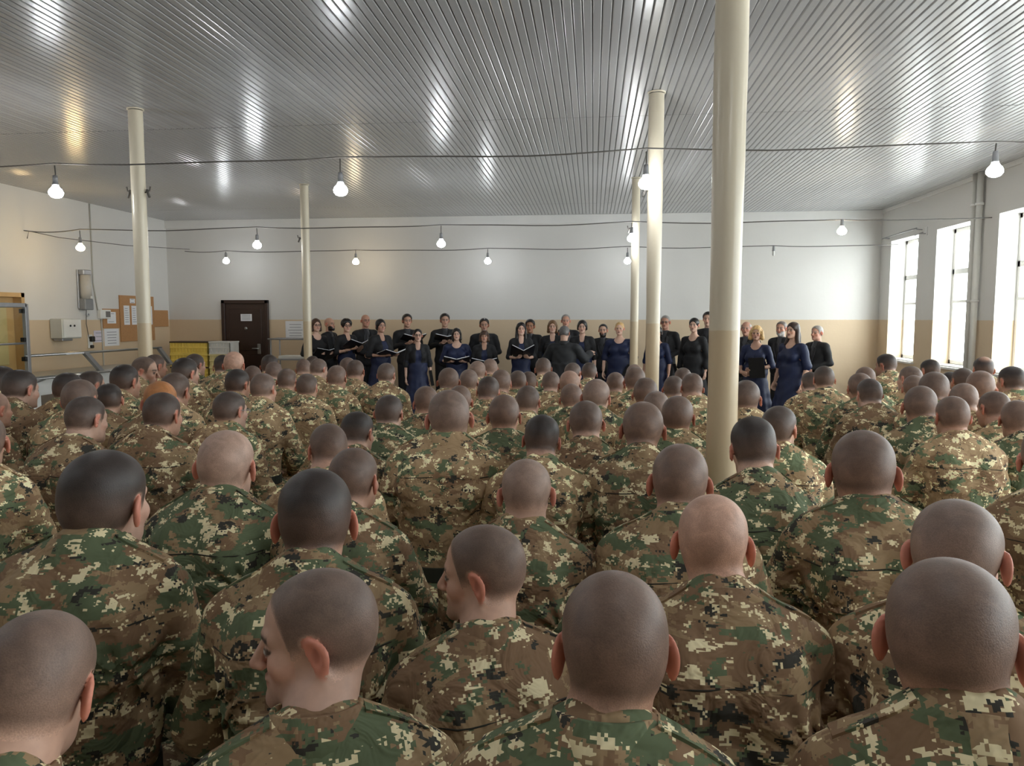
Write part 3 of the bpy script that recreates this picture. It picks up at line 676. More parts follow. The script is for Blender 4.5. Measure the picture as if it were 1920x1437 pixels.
# ---------- seated soldier, canonical frame: seat surface z = 0, hips at the origin, +Y forward, head top z = .89
SEAT = .48
def seat_core(P):
    Q = P.copy(); Q[:, 0] = np.abs(Q[:, 0])
    d = ell(P, (0, .03, .2), (.14, .10, .21)); d = smin(d, ell(P, (0, .05, .42), (.155, .10, .18)), .06)
    d = smin(d, cap(Q, (0, .07, .53), (.15, .085, .51), .05, .045), .04); d = smin(d, cap(P, (0, .085, .53), (0, .095, .57), .05, .045), .03)
    d = smin(d, cap(Q, (.09, .04, .06), (.15, .36, .05), .075, .05), .04); d = smin(d, cap(Q, (.15, .36, .05), (.15, .30, -.40), .05, .035), .02)
    d = smin(d, cap(Q, (.15, .28, -.43), (.16, .40, -.44), .035, .03), .02)
    d = smin(d, cap(Q, (.175, .085, .5), (.245, .14, .265), .034, .026), .03); d = smin(d, cap(Q, (.245, .14, .265), (.09, .34, .15), .026, .024), .02)
    return d
_cv, _cf = nets(seat_core, (-.36, -.2, -.5), (.36, .6, .68), .022)
def seat_trousers(P):
    Q = P.copy(); Q[:, 0] = np.abs(Q[:, 0])
    d = ell(P, (0, -.01, .07), (.185, .15, .12)); d = smin(d, cap(Q, (.09, .05, .075), (.155, .36, .06), .095, .075), .05)
    d = smin(d, cap(Q, (.155, .36, .06), (.15, .30, -.34), .074, .062), .03)
    return d+.005*np.sin(P[:, 1]*45+3*np.sin(P[:, 0]*20))*(P[:, 1] > .1)
_tv, _tf = nets(seat_trousers, (-.3, -.22, -.44), (.3, .56, .24), .024)
ME_trous = [npmesh('trousers', _tv, _tf, m) for m in M_camo]
def boot_sdf(P):
    d = cap(P, (0, 0, .06), (0, .005, .2), .055, .06); d = smin(d, cap(P, (0, -.02, .045), (0, .17, .04), .05, .045), .03)
    return np.maximum(d, -P[:, 2])
_bv, _bf = nets(boot_sdf, (-.09, -.1, -.02), (.09, .25, .25), .017); ME_boot = npmesh('boot', _bv, _bf, M_boot)
def collar_mesh(m):
    pr = [(.074, -.04), (.069, -.01), (.066, .025), (.069, .038), (.076, .037), (.084, .008), (.094, -.022), (.09, -.034), (.074, -.04)]
    return MB().lathe(pr, 26, math.radians(110), math.radians(430), 1.0, 1.08).mesh('collar', m)
ME_collar = [collar_mesh(m) for m in M_camo]
def soldier_jacket_sdf(o):
    ph = o['ph']; A = o['arms']; wa = o['wr']; lean = o['lean']
    def f(P):
        Q = P.copy(); Q[:, 0] = np.abs(Q[:, 0])
        d = ell(P, (0, .03, .2), (.168, .13, .22))
        d = smin(d, ell(P, (0, .05, .42), (.185, .125, .185)), .09)
        d = smin(d, ell(Q, (.085, -.01, .46), (.085, .075, .11)), .05)
        d = smin(d, cap(Q, (0, .06, .545), (.158, .085, .517), .068, .064), .05)
        d = smin(d, cap(Q, (.02, .088, .605), (.13, .085, .55), .060, .05), .045)
        d = smin(d, ell(P, (0, .01, .05), (.2, .165, .09)), .03)
        for s, (e, h) in zip((-1, 1), A):
            a = cap(P, (s*.172, .082, .512), e, .066, .057); a = smin(a, cap(P, e, h, .057, .043), .035)
            d = smin(d, a, .015)
        x, y, z = P[:, 0], P[:, 1], P[:, 2]
        wv = np.sin(38*z+9*np.abs(x)+2.2*np.sin(13*x+ph)+1.7*np.sin(9*z+2*ph)+8*y)*.5+np.sin(23*z-17*x*np.sign(x)+ph*3+2*np.sin(17*y+ph))*.5
        d = d+wa*wv*np.clip(1.15-1.1*np.exp(-((z-.56)/.08)**2), .15, 1)
        ax = np.abs(x)-.150; az = z-.40; th = np.arctan2(az, ax+1e-6); rr = np.sqrt(ax*ax+az*az)
        d = d+wa*1.7*np.sin(9*th+ph)*np.exp(-(rr/.085)**2)*(rr > .012)
        return d
    return f
def ring_on_sdf(f, z0, z1, off, c=(0, .03), n=28):
    """closed band that follows the cloth between two heights"""
    V = []; th = np.linspace(0, 2*math.pi, n, endpoint=False)
    R = {}
    for z in (z0, (z0+z1)/2, z1):
        r = np.linspace(.08, .34, 80); X = c[0]+np.outer(np.cos(th), r); Y = c[1]+np.outer(np.sin(th), r)
        D = f(np.stack([X.ravel(), Y.ravel(), np.full(X.size, z)], 1).astype(f32)).reshape(n, -1)
        R[z] = r[np.argmax(D > 0, 1)]
    rm = np.max([R[z] for z in R], 0); rm = np.minimum(rm, np.roll(rm, 1)+.02); rm = np.minimum(rm, .215)
    rm = (rm+np.roll(rm, 1)+np.roll(rm, -1))/3
    for z, o in ((z0, off), (z1, off), (z1, off-.012), (z0, off-.012)):
        for k in range(n): V.append((c[0]+math.cos(th[k])*(rm[k]+o), c[1]+math.sin(th[k])*(rm[k]+o), z))
    F = []
    for a, b in ((0, 1), (1, 2), (2, 3), (3, 0)):
        for k in range(n): l = (k+1) % n; F.append((a*n+k, a*n+l, b*n+l, b*n+k))
    return np.array(V), np.array(F)
def back_seam(f, pts):
    """thin cord laid on the back of the jacket through (x, z) points"""
    P = []
    y = np.linspace(-.25, .15, 120)
    for x, z in pts:
        D = f(np.stack([np.full(120, x), y, np.full(120, z)], 1).astype(f32)); i = int(np.argmax(D < 0)); P.append((x, y[i]-.0005, z))
    return P
SKINS = [s2l(204, 164, 142), s2l(194, 152, 130), s2l(210, 172, 152), s2l(184, 142, 120)]
HAIRD = s2l(34, 29, 27)
# name, x, y of the head top, width in px, turn of the head in view (degrees, + = right), hair density
SOLD = '''A2 38 696 58 50 1
A1 4 689 50 40 1
A3 -14 734 58 50 .2
A4 128 700 50 35 1
A5 150 712 60 30 .7
A6 172 697 46 60 .9
A7 162 744 70 50 .9
A8 204 721 42 10 1.2
A9 235 686 50 45 1
A10 272 670 46 110 .7
A11 292 666 38 60 .8
A12 348 672 47 50 1
A13 366 664 35 50 .9
A14 300 715 58 10 .5
A15 328 699 53 30 .8
A16 305 736 66 35 .9
A17 439 660 37 20 .1
A18 446 694 45 40 1
A19 432 735 58 45 .9
A20 474 687 32 10 .7
A21 195 848 150 35 1.1
A22 424 807 100 20 .2
B0 505 667 30 10 1
B1 513 679 30 0 .7
B2 538 691 35 15 .7
B3 494 700 46 30 .7
B4 576 701 38 20 .8
B5 569 674 27 0 .6
B6 598 673 32 40 .7
B7 586 668 26 0 .9
B8 632 686 35 20 .6
B9 652 671 30 0 .7
B10 667 676 32 20 .8
B11 725 681 34 25 .8
B12 730 741 46 20 .9
B13 671 774 52 30 1.1
B14 613 795 72 -15 .7
B15 664 840 92 25 .7
B16 590 886 132 5 1.0
B17 798 725 44 -10 .6
B18 842 732 78 0 .55
B19 841 690 38 0 .6
B20 879 693 35 10 .6
B21 895 677 30 0 .4
B22 919 673 28 0 .4
B23 916 706 42 10 .9
B24 940 693 38 10 .6
B25 862 724 42 0 .6
B26 946 741 58 10 .6
B27 988 864 90 5 .3
C2 971 695 31 0 .8
C3 991 697 28 0 .8
C4 1019 672 30 0 .8
C5 1033 697 31 0 .7
C6 991 724 43 15 .8
C7 1068 696 38 0 .25
C8 1072 720 38 0 .5
C9 1075 681 31 25 .8
C10 1105 680 28 5 .9
C11 1119 711 50 15 .45
C12 1099 752 62 0 .75
C13 1016 780 66 5 1.1
C14 1154 698 34 0 .6
C15 1191 689 38 0 .7
C15b 1190 684 32 0 .5
C16 1211 709 45 0 .7
C17 1231 734 46 0 .6
C18 1206 754 74 0 .5
C19 1271 742 58 5 .65
C20 1263 705 33 0 .8
C21 1281 690 30 0 .8
C22 1297 700 41 -15 .65
C23 1276 832 105 0 .55
C24 1338 930 128 0 .08
D1 1400 713 51 5 .8
D2 1463 762 62 20 .9
D3 1413 786 82 -15 1
D4 1519 698 32 -20 .9
D5 1545 687 37 -15 .9
D6 1622 689 36 -20 .6
D7 1613 700 42 -15 .6
D8 1630 711 44 -25 .9
D9 1661 665 36 -60 1
D10 1706 687 40 -45 .7
D11 1714 704 36 -10 .6
D12 1743 675 34 -40 1
D13 1752 697 54 -5 .7
D14 1727 725 56 -5 .7
D15 1786 744 58 -25 .6
D16 1781 699 30 -30 1
D17 1805 691 38 -30 .8
D18 1839 695 48 -5 .4
D19 1844 671 34 -20 1
D20 1808 719 48 -10 .5
D21 1863 734 54 -40 .7
D22 1896 688 45 -40 1
D23 1908 752 48 -10 .6
D24 1621 809 112 -3 .65
D25 1800 942 150 8 .55
F1 62 1158 172 25 .6
F2 590 1073 216 -80 .65
F3 903 988 134 -72 .7
F4 1152 1078 197 -6 .6
F5 1790 1052 215 3 .6
E1 -38 775 80 10 .7
E2 1972 800 92 -5 .6
A17b 417 667 31 0 1.1'''
LABELS = {}
for _l in '''F1|shaven soldier cut off at the bottom left corner, head bowed left
F2|soldier in left profile with bared ear, centre-left of the bottom edge
F3|young soldier in left profile with dark crop, in front of the centre of the picture
F4|soldier seen squarely from behind at the bottom edge, right of the centre
F5|large-headed shaven soldier seen from behind at the bottom right corner
D25|shaven soldier with protruding ears, right behind the bottom right corner man's head
C24|pale bald soldier directly in line with the foot of the nearest pillar
A21|soldier with receding black hair and bare temple, large at the left edge
B16|black-haired soldier seen from behind, between the receding-haired man and the centre
A22|pale bald soldier in green camouflage, right of the receding-haired man
B15|shaven soldier with reddened right ear, left of the thick-necked man
B18|broad soldier with a thick folded neck, largest back in the middle of the crowd
B27|light shaven soldier with bowed head and both ears showing, at the centre
C23|shaven soldier with both ears showing, just left of the nearest pillar
D24|broad shaven soldier seen squarely from behind, right of the nearest pillar
D3|dark cropped soldier in green camouflage, touching the right side of the nearest pillar
D2|soldier with dark tilted head, right behind the man touching the nearest pillar
D1|soldier whose head shows right of the nearest pillar, below the blond singer
C13|black-haired soldier seen from behind, over the light bowed head at the centre
C18|large shaven soldier seen from behind, second big head left of the nearest pillar
C19|shaven soldier partly hidden by the nearest pillar's left side
D15|bent soldier in faded camouflage with a broad dark belt, at right
A14|soldier with ginger cropped hair among the left group
A17|pale bald soldier in front of the dark brown door
A10|soldier turned so that his face shows, in front of the left pillar
A19|dark cropped soldier wearing glasses in the left group, looking right
A7|dark cropped soldier in right profile with a brown camouflage back, at left
A16|dark cropped soldier with reddened ear directly behind the ginger-haired man
A3|pale face entering the picture at the left edge
D9|soldier in light camouflage looking left below the farthest right window
D19|soldier with a bald spot below the heating pipes
C7|fair-headed soldier among the far rows, below the conductor
B11|soldier with whole back in view, in front of the woman holding a white booklet
C4|soldier with head directly below the conductor's left side, back in view
D5|cropped soldier with a faded neck, in front of the grey-haired singer at right
E1|soldier's shoulder entering at the left edge, head outside the picture
E2|soldier's arm and back entering at the right edge, head outside the picture'''.strip().split('\n'):
    _k, _v = _l.split('|'); LABELS[_k] = _v
def hair_phrase(d):
    return 'black-haired' if d >= 1.05 else 'dark cropped' if d >= .85 else 'short-cropped' if d >= .65 else 'close-shaven' if d >= .35 else 'pale shaven'
people = []
for l in SOLD.strip().split('\n'):
    n, x, t, wd, a, dn = l.split(); x, t, wd, a, dn = map(float, (x, t, wd, a, dn))
    ar = math.radians(a); we = math.hypot(.158*math.cos(ar), .2*math.sin(ar)); zw = we*FPX/wd
    r = pray(x, t); zd = -.385/r[2]; z = math.sqrt(zw*zd)
    people.append(dict(n=n, px=x, r=r, z=z, z0=z, a=a, dens=dn, we=we, w=wd))
# keep neighbours from sitting in each other: slide along the line of sight
for it in range(60):
    for i, p in enumerate(people):
        for q in people[i+1:]:
            a = p['r']*p['z']; b = q['r']*q['z']; dx = (a[0]-b[0])/.43; dy = (a[1]-b[1])/.40
            if dx*dx+dy*dy < 1:
                k = .02*(1-dx*dx-dy*dy)+.004; s = 1 if a[1] > b[1] else -1
                p['z'] += s*k; q['z'] -= s*k
    for p in people: p['z'] += .06*(p['z0']-p['z'])
    for p in people:
        a = p['r']*p['z']
        for qx, qy in ((.545, 3.2), (.57, 7.27)):
            if abs(a[0]-qx) < .31 and qy-.45 < a[1] < qy+.42: p['z'] += .05*(1 if a[1] > qy else -1)
ROWS = [1.10+.57*i for i in range(14)]
for p in people:
    pos = p['r']*p['z']; k = int(np.argmin([abs(pos[1]-q) for q in ROWS])); p['row'] = k
    y = ROWS[k]+max(-.17, min(.17, pos[1]-ROWS[k]))
    for qx, qy in ((.545, 3.2), (.57, 7.27)):
        if abs(pos[0]-qx) < .31 and qy-.45 < y < qy+.42: y = pos[1]
    p['z'] = y/p['r'][1]
    pos = p['r']*p['z']; p['pos'] = pos; p['top'] = EYE+pos[2]
    p['hs'] = max(.9, min(1.13, p['w']*p['z']/FPX/p['we']*.975))
def put_soldier(p):
    n = p['n']; R = random.Random(sum(map(ord, n))*7+3)
    z = p['pos'][1]; near = z < 2.6; mid = z < 4.7
    hh = .0043 if z < 2.0 else .0052 if near else .0078 if mid else .0105
    hj = .0105 if near else .016 if mid else .023
    az = math.atan2(p['pos'][0], p['pos'][1])
    phi_h = math.radians(p['a'])+az                      # where the face points, clockwise from +Y
    phi_b = max(-.42, min(.42, .30*math.radians(p['a'])+.35*az+R.uniform(-.1, .1)))
    rel = phi_h-phi_b
    hs = p['hs']; sb = max(.96, min(1.08, .5*hs+.5+R.uniform(-.02, .03)))
    if n == 'B18': sb = 1.14
    if n == 'D24': sb = 1.06
    sz = (p['top']-SEAT)/.89*(1.06 if n in ('F2', 'F3') else 1.115)
    lean = R.uniform(-.02, .05)
    hc = np.array((R.uniform(-.012, .012), (.165+lean)*sb, p['top']-.117*hs))
    pitch = R.uniform(.0, .16); roll = R.uniform(-.06, .06)
    if n == 'F2': pitch, roll = .14, .03
    if n == 'B27': pitch = .34
    if n in ('F3',): pitch = .12
    if n == 'D25': pitch = .3
    if n == 'F1': pitch, roll = .3, .12
    Rm = rotz(-rel)@rotx(-pitch)@roty(roll)
    nb = np.array((0, (.116)*sb, SEAT+.612*sz))
    skin = np.array(R.choice(SKINS))*R.uniform(.92, 1.06)
    if p['dens'] < .3: skin = skin*1.06
    o = dict(hair=np.array(HAIRD)*1.2, hshape=(R.uniform(.97, 1.03), R.uniform(.97, 1.03), R.uniform(.98, 1.03)), stubble=.3, folds=(n in ('B18',)))
    if n == 'A14': o['hair'] = np.array(s2l(150, 92, 44))
    V, F, Ph, T = make_head(hc, Rm, hs, nb, hh, skin, o, .060+R.uniform(-.003, .004)+(.006 if n in ('B18', 'D24', 'F5') else 0))
    # body: head and neck, trunk, limbs and hands in one mesh
    S3 = np.array((sb, sb, sz)); T3 = np.array((0, 0, SEAT))
    el = R.uniform(-.03, .03); er = R.uniform(-.03, .03)
    A = [((-.245+el,   .14+R.uniform(-.03, .03), .27+R.uniform(-.02, .03)), (-.09, .34, .15)), ((.245+er,   .14+R.uniform(-.03, .03), .27+R.uniform(-.02, .03)), (.09, .34, .15))]
    hl = place_hand(-1, (-.085, .35, .145), (.35, .8, -.25), (0, -.2, -1), 1., 1.); hr = place_hand(1, (.085, .35, .145), (-.35, .8, -.25), (0, -.2, -1), 1., 1.)
    parts = [(V, F, T)]
    for v, f in ((_cv, _cf), hl, hr): parts.append((v*S3+T3, f, flat(v, skin)))
    BV, BF, BT = join(parts)
    rx = p['pos'][0]-(math.cos(-phi_b)*hc[0]-math.sin(-phi_b)*hc[1]); ry = p['pos'][1]-(math.sin(-phi_b)*hc[0]+math.cos(-phi_b)*hc[1])
    root = empty('person', (rx, ry, 0), -phi_b, p['label'], 'person', 'soldiers seated on the benches')
    link('body', tri_safe('body', BV, BF, M_skin, BT), root)
    # cropped hair: a shell on the scalp, thinning out towards the hairline
    dn = hair_density(Ph, .035 if p['dens'] < .9 else .028, R.uniform(0, .03)+(.05 if p['dens'] < .3 else .07 if n == 'A21' else 0))
    used, HF = submesh(V, F, dn > 0)
    nn = vnormals(V, F)[used]; dd = dn[used]
    thick = .0008+.0022*min(1, p['dens'])+(.004*np.clip((Ph[used, 2]-.03)/.06, 0, 1) if p['dens'] >= .95 else 0)
    HV = V[used]+nn*(thick*np.clip(dd*2, .15, 1))[:, None]
    topd = (.48+.5*min(1.05, p['dens']))*(.82+.18*np.clip((Ph[used, 2]-.0)/.07, 0, 1))*(.35 if p['dens'] < .15 else .7 if p['dens'] < .3 else 1)
    if n == 'D19': topd = topd*np.clip(((Ph[used, 0]/.05)**2+((Ph[used, 1]+.05)/.05)**2)*.8, .25, 1)
    HC = lerp(np.tile(skin, (len(used), 1)), (np.array(s2l(76, 66, 59))*(1-min(1, max(0, p['dens']-.45)/.5))+np.array(HAIRD)*min(1, max(0, p['dens']-.45)/.5)) if n != 'A14' else np.array(s2l(168, 108, 58)), np.clip(dd*topd*(1.0 if n != 'A14' else 1.6), 0, .97))
    link('hair', npmesh('hair', HV, HF, M_hair, True, HC), root)
    if n == 'A19':                                      # the one who wears glasses
        b = MB()
        for sd in (-1, 1):
            b.tube([np.array((sd*.032+.021*math.cos(t), .103, .016*math.sin(t))) for t in np.linspace(0, 2*math.pi, 13)], .0018, 5)
            b.tube([np.array((sd*.053, .101, .004)), np.array((sd*.079, .05, .008)), np.array((sd*.084, -.01, .006))], .0018, 5)
        b.tube([np.array((-.011, .104, .004)), np.array((0, .112, .007)), np.array((.011, .104, .004))], .0018, 5)
        b.v = [v*hs@Rm.T+hc for v in b.v]; b.build('glasses', M_alu, root)
    # uniform
    cm = R.choice([0, 0, 1, 2, 2, 3]) if z > 2.6 else R.choice([0, 1, 2])
    cm = {'F2': 0, 'F5': 2, 'F3': 2, 'C24': 2, 'A22': 1, 'D3': 1, 'D24': 0, 'D15': 3, 'D9': 3, 'A21': 0, 'A16': 2, 'A7': 2, 'B16': 0, 'F4': 0}.get(n, 3 if z > 4.6 and R.random() < .8 else cm)  # far rows mostly take the pale cloth, haze put into its colour
    jo = dict(ph=R.uniform(0, 6), arms=A, wr=.0075 if z < 5 else .005, lean=lean); fj = soldier_jacket_sdf(jo)
    JV, JF = nets(fj, (-.36, -.2, -.03), (.36, .46, .69), hj)
    jk = link('jacket', npmesh('jacket', JV*S3+T3, JF, M_camo[cm]), root)
    cz = SEAT+.603*sz
    c = link('collar', ME_collar[cm], root, (0, .108*sb, cz), (-.25, 0, 0)); c.scale = (sb*1.0, sb*1.0, 1.0)
    if z < 5.2:
        bv, bf = ring_on_sdf(fj, .135, .185, .006); link('belt', npmesh('belt', bv*S3+T3, bf, M_belt, False), root)
    if z < 4.2:
        xs = np.linspace(-.185, .185, 15); pts = back_seam(fj, [(x, .505-.25*x*x) for x in xs])
        MB().tube([np.array(q)*S3+T3 for q in pts], .0022, 5).build('yoke_seam', M_seam, jk)
        for s in (-1, 1):                               # shoulder straps
            zz = np.linspace(.45, .72, 120); row = []
            for t in np.linspace(0, 1, 5):
                x = s*(.075+.105*t); e = []
                for y in (.07-.0*t, .112):
                    D = fj(np.stack([np.full(120, x), np.full(120, y), zz], 1).astype(f32)); ins = np.where(D < 0)[0]
                    e.append((x, y, (zz[ins[-1]] if len(ins) else .55)+.006))
                row.append(e)
            b = MB(); v = [np.array(q)*S3+T3 for e in row for q in e]; v += [q-np.array((0, 0, .010)) for q in v[:10]]
            fc = []
            for i in range(4): fc += [(2*i, 2*i+1, 2*i+3, 2*i+2), (10+2*i, 12+2*i, 13+2*i, 11+2*i), (2*i, 2*i+2, 12+2*i, 10+2*i), (2*i+1, 11+2*i, 13+2*i, 2*i+3)]
            fc += [(0, 10, 11, 1), (8, 9, 19, 18)]
            if s < 0: fc = [q[::-1] for q in fc]
            b.add(v, fc).build('shoulder_strap', M_camo[cm], jk)
    t = link('trousers', ME_trous[cm], root, (0, 0, SEAT)); t.scale = (sb, sb, 1)
    for s in (-1, 1): link('boot', ME_boot, root, (s*.15*sb, .30*sb, 0), (0, 0, -s*.08))
    p['hip'] = (rx, ry)
# labels: by name where something singles the man out, else by look and place on his bench row
rows = {}
for p in people: rows.setdefault(p['row'], []).append(p)
ORD = ['first', 'second', 'third', 'fourth', 'fifth', 'sixth', 'seventh', 'eighth', 'ninth', 'tenth', 'eleventh', 'twelfth', 'thirteenth', 'fourteenth', 'fifteenth', 'sixteenth']
for k, (r, ps) in enumerate(sorted(rows.items())):
    ps.sort(key=lambda p: p['px'])
    for i, p in enumerate(ps):
        look = 'looking right' if p['a'] > 22 else 'looking left' if p['a'] < -22 else 'seen from behind'
        p['label'] = LABELS.get(p['n'], '%s soldier %s, %s from left, %s bench row back' % (hair_phrase(p['dens']), look, ORD[i], ORD[k]))
for p in people: put_soldier(p)
# benches under the rows
pill = [(.545, 3.2), (.57, 7.27)]
for k, (r, ps) in enumerate(sorted(rows.items())):
    yb = ROWS[r]-.17; xs = sorted(p['hip'][0] for p in ps); runs = []; cur = [xs[0], xs[0]]
    for x in xs[1:]:
        if x-cur[1] > 1.3 or any(abs(py-yb) < .3 and cur[1] < pxx < x for pxx, py in pill): runs.append(cur); cur = [x, x]
        else: cur[1] = x
    runs.append(cur)
    side = ['left', 'middle', 'right', 'far right'] if len(runs) > 2 else ['left', 'right']
    for j, (a, b_) in enumerate(runs):
        a -= .24; b_ += .24
        for pxx, py in pill:
            if abs(py-yb) < .3:
                if pxx-.12 < b_ and a < pxx-.12 and b_ < pxx+.5: b_ = min(b_, pxx-.09)
                if a < pxx+.12 and b_ > pxx+.12 and a > pxx-.5: a = max(a, pxx+.09)
        root = empty('bench', ((a+b_)/2, yb, 0), 0, 'grey bench under the %s row of soldiers from the camera%s' % (ORD[k], '' if len(runs) == 1 else ', %s bench of the row' % side[j]), 'bench', 'grey benches under the soldiers')
        L = (b_-a)/2
        MB().box((-L, -.19, SEAT-.035), (L, .19, SEAT-.002), .006).build('seat', M_bench, root)
        nl = max(2, int(L*2/1.3)+1)
        for i in range(nl):
            x = -L+.12+(2*L-.24)*i/(nl-1)
            MB().box((x-.02, -.16, 0), (x+.02, -.12, SEAT-.035)).box((x-.02, .12, 0), (x+.02, .16, SEAT-.035)).box((x-.02, -.16, .2), (x+.02, .16, .24)).build('leg', M_dark, root)

# ================================================================ the choir (standing)
M_black = gmat('black_suit_cloth', s2l(26, 26, 29), .15, 30, .75, 0, .2, 25)
M_satin = gmat('black_satin', s2l(46, 46, 51), .1, 20, .35)
M_robe = gmat('black_robe_cloth', s2l(34, 35, 38), .12, 12, .7, 0, .25, 12)
M_blue = gmat('navy_blue_dress_cloth', s2l(18, 30, 66), .12, 14, .6, 0, .3, 14)
M_shirtw = gmat('white_shirt', s2l(225, 225, 228), .03, 20, .7)
M_folder = gmat('black_folder', s2l(24, 24, 26), .1, 10, .4)
M_glassframe = mat('dark_glasses_frame', s2l(30, 24, 22), .35)
def stand_core(P, fem, arms):
    Q = P.copy(); Q[:, 0] = np.abs(Q[:, 0]); w = .86 if fem else 1
    d = ell(P, (0, 0, 1.23), (.150*w, .095, .24)); d = smin(d, ell(P, (0, .0, 1.0), (.145, .10, .16)), .06)
    d = smin(d, cap(Q, (0, -.01, 1.415), (.150*w, -.01, 1.40), .055, .045), .05); d = smin(d, cap(P, (0, -.012, 1.42), (0, 0, 1.5), .058, .052), .035)
    if fem: d = smin(d, ell(Q, (.07, .075, 1.25), (.065, .05, .065)), .04)
    d = smin(d, cap(Q, (.085, 0, .92), (.09, .01, .5), .08, .05), .04); d = smin(d, cap(Q, (.09, .01, .5), (.09, -.01, .08), .05, .034), .02)
    d = smin(d, cap(Q, (.09, -.03, .05), (.10, .12, .03), .036, .026), .02)
    for s, (e, h) in zip((-1, 1), arms):
        a = smin(cap(P, (s*.175*w, -.005, 1.39), e, .044, .037), cap(P, e, h, .038, .025), .02); d = smin(d, a, .02)
    return d
def arm_pose(kind, w):
    L = {'hold': (((-.25*w, -.02, 1.13), (-.115, .27, 1.12)), ((.25*w, -.02, 1.13), (.115, .27, 1.12))),
         'high': (((-.25*w, .0, 1.16), (-.115, .27, 1.22)), ((.25*w, .0, 1.16), (.115, .27, 1.22))),
         'down': (((-.24*w, -.02, 1.12), (-.25*w, .05, .88)), ((.24*w, -.02, 1.12), (.25*w, .05, .88))),
         'clasp': (((-.25*w, -.03, 1.12), (-.04, .21, 1.02)), ((.25*w, -.03, 1.12), (.04, .21, 1.02))),
         'carry': (((-.25*w, -.02, 1.12), (-.06, .24, 1.08)), ((.25*w, -.02, 1.12), (.16, .22, 1.02))),
         'conduct': (((-.27*w, .06, 1.2), (-.2, .36, 1.26)), ((.29*w, .06, 1.2), (.34, .3, 1.28)))}[kind]
    return L
def garment(kind, arms, w, fem, sleeve=1.):
    """signed distance of a suit jacket, open jacket, dress or robe around the trunk and arms"""
    sw = .86 if fem else 1
    def f(P):
        Q = P.copy(); Q[:, 0] = np.abs(Q[:, 0]); x, y, z = P[:, 0], P[:, 1], P[:, 2]
        if kind == 'dress':
            d = ell(P, (0, 0, 1.25), (.158*sw, .112, .22)); d = smin(d, ell(Q, (.07, .08, 1.25), (.078, .062, .078)), .04); d = smin(d, ell(P, (0, 0, 1.05), (.170, .128, .16)), .05)
            d = smin(d, cap(Q, (0, -.01, 1.42), (.150*sw, -.01, 1.395), .05, .052), .04)
            th = np.arctan2(y, x); rr = .145+.21*np.clip((1.06-z)/1.04, 0, 1)**1.1+.012*np.sin(11*th)*np.clip((.95-z)/.6, 0, 1)
            sk = (np.sqrt(x*x+(y*1.25)**2)-rr)*.8; sk = np.maximum(sk, np.maximum(z-1.1, .02-z)); d = smin(d, sk, .05)
            r0, r1 = .056, .052
        elif kind == 'robe':
            d = ell(P, (0, 0, 1.22), (.185, .13, .27)); d = smin(d, cap(Q, (0, -.01, 1.42), (.165, -.01, 1.40), .062, .066), .05)
            th = np.arctan2(y, x); rr = .18+.12*np.clip((1.1-z)/1.0, 0, 1)+.010*np.sin(9*th)
            sk = (np.sqrt(x*x+(y*1.3)**2)-rr)*.8; sk = np.maximum(sk, np.maximum(z-1.12, .25-z)); d = smin(d, sk, .06); r0, r1 = .075, .075
        else:
            d = ell(P, (0, 0, 1.24), (.176*sw, .118, .25)); d = smin(d, ell(P, (0, 0, 1.0), (.168, .122, .2)), .07)
            if fem: d = smin(d, ell(Q, (.07, .085, 1.25), (.078, .06, .08)), .04)
            d = smin(d, cap(Q, (0, -.01, 1.425), (.160*sw, -.01, 1.408), .055, .062), .045)
            d = smin(d, ell(P, (0, 0, .9), (.182, .135, .14)), .06); d = np.maximum(d, (.80 if not fem else 1.03)-z); r0, r1 = .064, .05
        for s, (e, h) in zip((-1, 1), arms):
            e = np.array(e); h = np.array(h); a = cap(P, (s*.178*sw, -.005, 1.395), e, r0, r1)
            if sleeve > 0: a = smin(a, cap(P, e, e+(h-e)*sleeve, r1, r1*.86), .02)
            d = smin(d, a, .02)
        d = d+.003*np.sin(40*z+8*x+3*np.sin(15*x+w))
        nk = ell(P, (0, .115, 1.45), (.085 if kind == 'dress' else .05, .12, .085 if kind == 'dress' else .10))
        if kind == 'suit': nk = np.minimum(nk, ell(P, (0, .15, 1.33), (.045, .06, .15)))
        if kind == 'open': nk = np.minimum(nk, ell(P, (0, .16, 1.15), (.05, .12, .5)))
        if kind == 'vneck': nk = ell(P, (0, .115, 1.44), (.055, .12, .12))
        if kind not in ('robe',): d = smax(d, -nk, .006)
        return d
    return f
def trousers_sdf(P):
    Q = P.copy(); Q[:, 0] = np.abs(Q[:, 0])
    d = ell(P, (0, 0, .93), (.165, .12, .12)); d = smin(d, cap(Q, (.085, 0, .88), (.09, .0, .1), .092, .068), .03); return np.maximum(d, .045-P[:, 2])
_sv, _sf = nets(trousers_sdf, (-.24, -.2, .0), (.24, .2, 1.1), .026); ME_st = npmesh('suit_trousers', _sv, _sf, M_black)
def shoe_sdf(P): return np.maximum(smin(cap(P, (0, -.03, .04), (0, .02, .05), .04, .042), cap(P, (0, 0, .035), (0, .16, .025), .04, .03), .02), -P[:, 2])
_hv, _hf = nets(shoe_sdf, (-.07, -.1, -.01), (.07, .22, .11), .015); ME_shoe = npmesh('shoe', _hv, _hf, M_boot)
